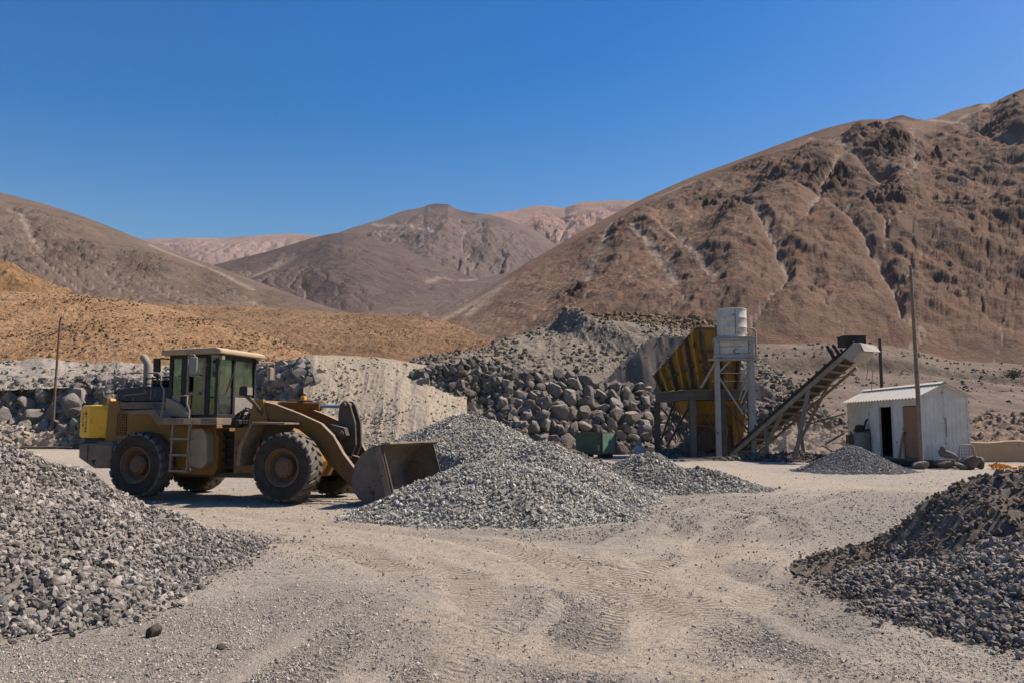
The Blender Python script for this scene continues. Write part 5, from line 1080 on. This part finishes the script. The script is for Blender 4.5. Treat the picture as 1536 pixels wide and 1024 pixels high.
# rubble hump and planks below the conveyor
heap('soil_heap', 'low dark soil hump under the conveyor', 'soil heap', cone(14.6, 43.2, [0, .6, 1.2, 1.8, 2.2], [.42, .36, .2, .05, -.03], 1.3, .7, -.3, .06, 1.5, 33), (11.2, 18, 41, 45.4), 1500, .02, .1, M['darksoil'], 31, .2, .14)
heap('rubble_heap', 'pale rubble at the foot of the tank stand', 'rubble', cone(12.6, 43.9, [0, .5, 1.0, 1.5], [.3, .24, .1, -.03], 1.4, .6, 0, .06, 1.5, 35), (10.2, 15, 42.5, 45.2), 900, .03, .14, M['spoil'], 32, .2, .14)
heap('rubble_heap', 'broken grey rubble below the crusher platform', 'rubble', cone(10.6, 49.2, [0, .8, 1.5, 2.2], [.5, .36, .14, -.03], 1.3, 1, 0, .1, 1.2, 37), (7, 14.4, 46.6, 52), 1300, .04, .22, M['darkrock'], 33, .25, .2)
PL = MB(); PL.beam((8.9, 45.2, .08), (11.2, 44.7, .12), .26, .06); tag(PL.build('plank', M['wood'], bevel=.01), 'pale wooden plank lying on the ground before the crusher legs', 'plank')
# ================================================================== shed
SX0, SX1, SY0, SY1, SZ, EA, RI = 17.6, 19.62, 36.0, 43.9, .32, 3.06, 3.56
SH = empty('shed', (SX0, SY0, 0)); tag(SH, 'white corrugated metal shed with open doorway and brown door', 'shed')
def corr(m, p0, p1, z0, z1, pitch=.19, d=.022, nrm=(0, 0)):
    """corrugated strip from p0 to p1 in plan; z0/z1 numbers or functions of t"""
    a = Vector((*p0, 0)); b = Vector((*p1, 0)); L_ = (b-a).length; n = max(2, int(round(L_/pitch)))*4; vs = []
    f0 = z0 if callable(z0) else (lambda t: z0); f1 = z1 if callable(z1) else (lambda t: z1)
    for i in range(n+1):
        t = i/n; o = d if i % 4 in (1, 2) else 0; p = a+(b-a)*t
        vs += [(p.x+nrm[0]*o, p.y+nrm[1]*o, f0(t)), (p.x+nrm[0]*o, p.y+nrm[1]*o, f1(t))]
    for i in range(n+1):
        t = i/n; o = (d if i % 4 in (1, 2) else 0)-.012; p = a+(b-a)*t
        vs += [(p.x+nrm[0]*o, p.y+nrm[1]*o, f0(t)), (p.x+nrm[0]*o, p.y+nrm[1]*o, f1(t))]
    k = 2*(n+1); fs = []
    for i in range(n): fs += [(2*i, 2*i+2, 2*i+3, 2*i+1), (k+2*i, k+2*i+1, k+2*i+3, k+2*i+2), (2*i+1, 2*i+3, k+2*i+3, k+2*i+1), (2*i, k+2*i, k+2*i+2, 2*i+2)]
    m.add(vs, fs)
W_, H_ = SX1-SX0, SY1-SY0
D1 = (2.62, 4.0); D2 = (.12, 1.62)           # brown door and doorway along the long wall (from the near corner)
D1, D2 = (2.72, 4.02), (.22, 1.62)
def longwall(m):
    for a, b in ((0.0, D2[0]), (D2[1], D1[0]), (D1[1], H_)): corr(m, (0, a), (0, b), SZ, EA, nrm=(-1, 0))
    for a, b in (D1, D2): corr(m, (0, a), (0, b), 2.66, EA, nrm=(-1, 0))
part('wall', 'white', SH, longwall)
part('wall', 'white', SH, lambda m: corr(m, (W_, 0), (W_, H_), SZ, EA, nrm=(1, 0)))
part('wall', 'white', SH, lambda m: (corr(m, (0, 0), (W_, 0), SZ, 2.98, nrm=(0, -1), d=.012), corr(m, (0, 0), (W_, 0), 3.0, lambda t: EA+(RI-EA)*(1-abs(2*t-1)), nrm=(0, -1), d=.012), m.box(0, W_, -.035, -.02, 2.965, 3.0), m.box(W_/2-.02, W_/2+.02, -.04, -.022, SZ, RI-.08)))
part('wall', 'white', SH, lambda m: (corr(m, (0, H_), (W_, H_), SZ, lambda t: EA+(RI-EA)*(1-abs(2*t-1)), nrm=(0, 1))))
part('corner_trim', 'white', SH, lambda m: m.box(-.035, .04, -.03, .03, SZ, EA)); part('corner_trim', 'white', SH, lambda m: m.box(W_-.04, W_+.035, -.03, .03, SZ, EA-.02))
def roofside(m, s):
    n = 26*4; y0, y1 = -.16, H_+.16; xs_ = (-.22, W_/2) if s < 0 else (W_+.22, W_/2); zs_ = (EA-.08, RI+.04); vs = []
    for i in range(n+1):
        y = y0+(y1-y0)*i/n; o = .035*math.sin(i/4*2*math.pi+.3)
        for x, z in zip(xs_, zs_): vs += [(x, y, z+o), (x, y, z+o-.02)]
    fs = []
    for i in range(n): b = 4*i; c = b+4; fs += [(b, c, c+2, b+2), (b+1, b+3, c+3, c+1), (b, b+1, c+1, c), (b+2, c+2, c+3, b+3)]
    m.add(vs, fs)
part('roof', 'roofsheet', SH, lambda m: (roofside(m, -1),), smooth=60); part('roof', 'roofsheet', SH, lambda m: (roofside(m, 1),), smooth=60)
part('ridge_cap', 'roofsheet', SH, lambda m: (m.beam((W_/2-.09, -.18, RI+.065), (W_/2-.09, H_+.18, RI+.065), .2, .03, up=(-.5, 0, 1)), m.beam((W_/2+.09, -.18, RI+.065), (W_/2+.09, H_+.18, RI+.065), .2, .03, up=(.5, 0, 1))))
part('gable_trim', 'roofsheet', SH, lambda m: (m.beam((-.22, -.10, EA-.11), (W_/2, -.10, RI+.0), .05, .08), m.beam((W_+.22, -.10, EA-.11), (W_/2, -.10, RI+.0), .05, .08)))
for a, b in (D1, D2): part('door_frame', 'white', SH, lambda m: (m.box(-.05, .06, a-.06, a, SZ, 2.72), m.box(-.05, .06, b, b+.06, SZ, 2.72), m.box(-.05, .06, a, b, 2.66, 2.72)), bevel=.008)
dd = part('door', 'door', SH, lambda m: m.box(-.02, .03, D2[0]+.02, D2[1]-.03, SZ+.05, 2.63), bevel=.008)
part('door_handle', 'black', dd, lambda m: (m.box(-.07, -.02, D2[1]-.22, D2[1]-.12, 1.42, 1.50), m.box(-.06, -.02, D2[0]+.1, D2[0]+.16, 1.45, 1.5)))
part('door_board', 'door', dd, lambda m: plate(m, [(-.28, D2[1]+.10, .30), (-.26, D2[1]-.14, .30), (-.04, D2[1]-.08, 1.5), (-.04, D2[1]+.06, 1.5)], .02))
part('floor', 'wood', SH, lambda m: m.box(.03, W_-.03, .03, H_-.03, SZ-.02, SZ+.03))
part('inner_lining', 'browniron', SH, lambda m: (m.box(W_-.10, W_-.05, .05, H_-.05, SZ+.03, EA-.05), m.box(.05, W_-.1, .05, .1, SZ+.03, EA-.05), m.box(.05, W_-.1, H_-.1, H_-.05, SZ+.03, EA-.05), m.box(.06, .1, D1[1]+.08, H_-.1, SZ+.03, EA-.05), m.box(.05, W_-.1, .1, H_-.1, EA-.08, EA-.05)))
part('skid', 'darkwood', SH, lambda m: (m.beam((.15, -.05, .17), (.15, H_, .17), .22, .26), m.beam((W_-.15, -.05, .17), (W_-.15, H_, .17), .22, .26)), bevel=.02)
part('threshold', 'plantgrey', SH, lambda m: m.box(-.12, .02, -.02, H_-1.5, SZ-.09, SZ-.02), bevel=.01)
part('cross_bearer', 'darkwood', SH, lambda m: [m.box(.03, W_-.03, y, y+.16, .04, .28) for y in (.0,)])
part('power_pipe', 'pipe', SH, lambda m: m.tube([(W_/2+.02, -.06, 1.3), (W_/2+.02, -.07, 2.1), (W_/2-.08, -.06, 2.12)], .02, 6))
# drum and black cap at the far end of the shed's long side
DR = empty('drum', (17.2, 41.3, 0)); tag(DR, 'tall dusty grey drum with black machine parts on top beside the shed wall', 'drum')
part('drum_shell', 'pipe', DR, lambda m: m.lathe([(.001, 0), (.40, 0), (.42, .05), (.42, .6), (.435, .62), (.435, .66), (.42, .68), (.42, 1.30), (.36, 1.42), (.2, 1.5), (.001, 1.52)], 28, (0, 0, 0), 'z'), smooth=40)
part('drum_cap', 'black', DR, lambda m: (m.lathe([(.22, 1.46), (.24, 1.62), (.20, 1.80), (.001, 1.86)], 16, (-.06, 0, 0), 'z'), m.box(-.3, .34, -.22, .2, 1.5, 1.62), m.tube([(.1, -.1, 1.6), (.2, -.12, 2.0), (.32, -.05, 2.1)], .05)), smooth=50)
m = MB(); m.tube([(16.75, 41.5, 0), (16.75, 41.5, 1.2), (16.72, 41.3, 1.5)], .05); m.box(16.55, 16.85, 41.2, 41.6, .9, 1.35); m.tube([(16.55, 41.2, 0), (16.6, 41.25, .9)], .04)
tag(m.build('valve_stand', M['rust'], bevel=.01), 'rusty valve post standing left of the grey drum', 'valve post')
# sacks, frame, rocks at the gable
def sackm(name, loc, s, rz, mat, label):
    g = np.random.default_rng(int(loc[0]*100)); V, F = ICO3; W = np.sign(V)*np.abs(V)**.72
    W = W*(1+.10*fbm(V[:, 0:1]*2+loc[0], V[:, 1:2]*2+V[:, 2:3]*2, 3, 3))*np.array(s)/2
    o = link(name, raw_mesh(name, W, F, None, None, True), M[mat]); o.location = loc; o.rotation_euler = (0, .05, rz); return tag(o, label, 'sack')
def bould(label, loc, r, k, sx=1.2):
    o = link('boulder', LMESH[k]); o.location = loc; o.scale = (r*sx, r, r*.85); o.rotation_euler = (.2*k, .15*k, k*3); return tag(o, label, 'boulder')
bould('grey boulder holding the foot of the tall pole', (16.85, 34.7, .18), .33, 1, 1.3); bould('pale boulder at the shed corner under the frame', (19.0, 35.1, .22), .42, 3, 1.5)
bould('broad grey-tan rock lying in front of the shed gable', (18.0, 35.0, .22), .36, 0, 1.35); bould('flat slab of rock lying on the broad rock by the shed gable', (18.05, 35.0, .58), .27, 2, 1.6); bould('small pointed stone on top of the flat slab by the shed gable', (17.95, 35.02, .82), .15, 6, 1.0)
bould('small pale rock between the sacks and the gable corner', (18.6, 34.9, .12), .22, 4); bould('brown block at the far right gable corner', (19.65, 35.4, .25), .33, 5, .9)
GE = empty('pipe_frame', (19.05, 35.2, .42)); GE.scale = (.85, .85, .85); tag(GE, 'small bent pipe frame with wire mesh leaning at the shed gable', 'frame')
part('frame_tube', 'sack', GE, lambda m: m.tube([(-.42, 0, -.05), (-.40, 0, .28), (-.30, .03, .60), (-.22, .05, .66), (.22, .05, .66), (.32, .03, .60), (.42, 0, .3), (.46, 0, -.25)], .032, 8), smooth=50)
part('frame_mesh', 'pipe', GE, lambda m: ([m.tube([(-.36+.09*k, .02, .02), (-.30+.075*k, .04, .62)], .012, 5) for k in range(9)], [m.tube([(-.40, .02, z), (.42, .02, z)], .012, 5) for z in (.04, .2, .36, .5)]))
# orange scraps on the ground
m = MB(); g = np.random.default_rng(9)
for k in range(46):
    x = 19.9+abs(g.normal(0, .55))+.25*(k % 2); y = 34.9+g.normal(0, .22); z = .03+.14*g.random()*(x < 20.6); r = g.uniform(.05, .12)
    d1 = Vector(g.normal(size=3)).normalized()*r; d2 = Vector(g.normal(size=3)).normalized()*r; p = Vector((x, y, z))
    plate(m, [p-d1-d2*.6, p+d1-d2*.5, p+d1*.8+d2, p-d1*.9+d2*.8], .01)
tag(m.build('plastic_scraps', M['orange']), 'scatter of orange plastic scraps on the ground right of the shed', 'scraps', kind='stuff')
# low mud wall
m = MB(); n = 60; vs = []
for i in range(n+1):
    x = 19.9+i*.32; y = 41.6+.03*i; t = 1.02+.10*float(fbm(np.array(i*.22), np.array(.3), 3, 5)); b = .04*float(fbm(np.array(i*.5), np.array(.9), 3, 7))
    vs += [(x, y-.18+b, -.05), (x, y-.12+b, t*.5), (x, y-.14+b, t-.04), (x, y-.06, t), (x, y+.10, t-.01), (x, y+.16, -.05)]
fs = [(0, 1, 2, 3, 4, 5)[::-1], tuple(6*n+k for k in range(6))]
for i in range(n):
    for k in range(5): fs.append((6*i+k, 6*i+6+k, 6*i+7+k, 6*i+1+k))
m.add(vs, fs); tag(m.build('mud_wall', M['adobe']), 'low tan mud-plastered wall right of the shed', 'wall')
# ================================================================== poles
m = MB(); m.tube([(17.02, 35.0, -.1), (17.03, 35, 3), (16.98, 35, 8.55)], [.105, .095, .055], 12); pole = m.build('pole', M['wood'], smooth=50); tag(pole, 'tall grey wooden pole in front of the shed', 'pole')
m = MB(); m.tube([(26.6, 60, 1), (26.62, 60, 8.05)], [.13, .11], 10); tag(m.build('pole', M['darkwood'], smooth=50), 'dark wooden pole standing behind the shed roof', 'pole')
PO = empty('pole', (-38.1, 69.5, 0)); tag(PO, 'thin rusty pole in a concrete block at the left', 'pole')
part('shaft', 'rust', PO, lambda m: m.tube([(0, 0, .5), (.02, 0, 5), (.12, 0, 10.6), (.20, 0, 10.85), (.28, 0, 10.85)], [.11, .10, .08, .08, .08], 10), smooth=50)
part('footing', 'concrete', PO, lambda m: m.prism([(-.75, -.05), (-.65, .85), (.55, .92), (.7, -.05)], -.6, .6), bevel=.08)
m = MB(); m.tube([(-38.5, 66.0, .12), (-35.8, 66.0, .15)], .09, 8); m.tube([(-35.8, 66.0, .15), (-34.6, 66, .14)], .05, 8); tag(m.build('steel_pipe', M['browniron']), 'dark steel pipe lying on the ground near the left pole', 'pipe')
# ================================================================== green skip
SK = empty('skip', (4.95, 46.4, 0), R(-35)); tag(SK, 'faded green steel skip at the foot of the boulder wall', 'skip')
def tub(m, x0, x1, y0, y1, z0, z1, fl):
    vs = [(x0, y0, z0), (x1, y0, z0), (x1, y1, z0), (x0, y1, z0), (x0-fl, y0-fl, z1), (x1+fl, y0-fl, z1), (x1+fl, y1+fl, z1), (x0-fl, y1+fl, z1)]
    i_ = [(x+(.05 if x < (x0+x1)/2 else -.05), y+(.05 if y < (y0+y1)/2 else -.05), z+(.06 if z == z0 else 0)) for x, y, z in vs]
    m.add(vs+i_, [(3, 2, 1, 0), (0, 1, 5, 4), (1, 2, 6, 5), (2, 3, 7, 6), (3, 0, 4, 7), (8, 9, 10, 11), (9, 8, 12, 13), (10, 9, 13, 14), (11, 10, 14, 15), (8, 11, 15, 12), (4, 5, 13, 12), (5, 6, 14, 13), (6, 7, 15, 14), (7, 4, 12, 15)])
part('body', 'green', SK, lambda m: tub(m, -1.64, -.02, 0, 1.6, .22, 1.38, .03), bevel=.01)
part('rim', 'browniron', SK, lambda m: (m.box(-1.72, .04, -.06, -.0, 1.38, 1.44), m.box(-1.72, -1.66, 0, 1.64, 1.38, 1.44), m.box(-.03, .04, 0, 1.64, 1.38, 1.44)))
part('end_panel', 'sunlit_green', SK, lambda m: (m.box(.012, .05, .03, 1.55, .26, 1.36)), bevel=.01)
part('end_frame', 'browniron', SK, lambda m: (m.box(.05, .075, -.02, .06, .2, 1.40), m.box(.05, .075, 1.5, 1.6, .2, 1.40), m.box(.05, .075, .06, 1.5, .2, .28)))
part('latch', 'sack', SK, lambda m: (m.box(-.20, -.08, -.08, -.02, .48, .74), m.tube([(-.14, -.1, .4), (-.14, -.1, .7)], .025)))
part('skid', 'black', SK, lambda m: (m.box(-1.55, -1.35, .05, 1.5, -.02, .22), m.box(-.3, -.1, .05, 1.5, -.02, .22)))
sackm('sack', (7.5, 49.4, .33), (.62, .6, .66), .3, 'whitesack', 'white sack standing left of the crusher leg')
sackm('sack', (7.48, 49.4, .78), (.3, .3, .42), .3, 'sack', 'small tan bundle on top of the standing white sack')
# ================================================================== shrubs on the terrace
def shrub(px, py, Y, w_, h, label, seed, mat):
    x, y, z = (float(v) for v in sight(px, py, Y)); o0 = empty('shrub', (x, y, z)); tag(o0, label, 'shrub'); g = np.random.default_rng(seed); m = MB()
    for k in range(900):
        d = g.normal(size=3); d /= np.linalg.norm(d); d[2] = abs(d[2]); r = g.random()**.4; lump = .8+.35*float(pn(np.array(d[0]*2+seed), np.array(d[1]*2+d[2]), 3))
        p = Vector((d[0]*w_*r*lump, d[1]*w_*r*lump, d[2]*h*r*lump+.05)); s = g.uniform(.04, .10); a = Vector(g.normal(size=3)).normalized()*s; b = Vector(g.normal(size=3)).normalized()*s
        m.add([p-a, p+b, p+a, p-b], [(0, 1, 2, 3)])
    m.build('foliage', M[mat], o0); m = MB()
    for k in range(7): a = k*.9; m.tube([(0, 0, -.2), (math.cos(a)*w_*.3, math.sin(a)*w_*.3, h*.4), (math.cos(a)*w_*.6, math.sin(a)*w_*.6, h*.7)], [.04, .03, .015], 5)
    m.build('stem', M['darkwood'], o0)
shrub(1521, 566, 112, 1.7, 1.6, 'dark green shrub alone on the terrace at the right', 3, 'leaf')
# ================================================================== thin air between here and the far ranges
hm = bpy.data.materials.new('haze'); hm.use_nodes = True; ht = hm.node_tree; ht.nodes.clear()
ho = ht.nodes.new('ShaderNodeOutputMaterial'); hv = ht.nodes.new('ShaderNodeVolumePrincipled')
hv.inputs['Color'].default_value = (.86, .90, 1, 1); hv.inputs['Density'].default_value = .00004; hv.inputs['Anisotropy'].default_value = 0
ht.links.new(hv.outputs[0], ho.inputs['Volume'])
m = MB(); m.box(-2600, 2600, -80, 3300, -3, 900); hz = m.build('haze', hm); tag(hz, 'thin bluish haze over the far mountains', 'haze', kind='stuff')

dm = bpy.data.materials.new('dust'); dm.use_nodes = True; dt = dm.node_tree; dt.nodes.clear()
do = dt.nodes.new('ShaderNodeOutputMaterial'); dv = dt.nodes.new('ShaderNodeVolumePrincipled'); dv.inputs['Color'].default_value = (.9, .84, .76, 1); dv.inputs['Density'].default_value = .07
dt.links.new(dv.outputs[0], do.inputs['Volume'])
V, F = ICO3; W = V*(1+.22*fbm(V[:, 0:1]*1.6+3, V[:, 1:2]*1.6+V[:, 2:3], 3, 4))*np.array([2.4, 1.3, 1.25])+np.array([16.6, 47.0, .75])
tag(link('dust_cloud', raw_mesh('dust_cloud', W, F, None, None, True), dm), 'faint cloud of pale dust behind the conveyor legs', 'dust', kind='stuff')
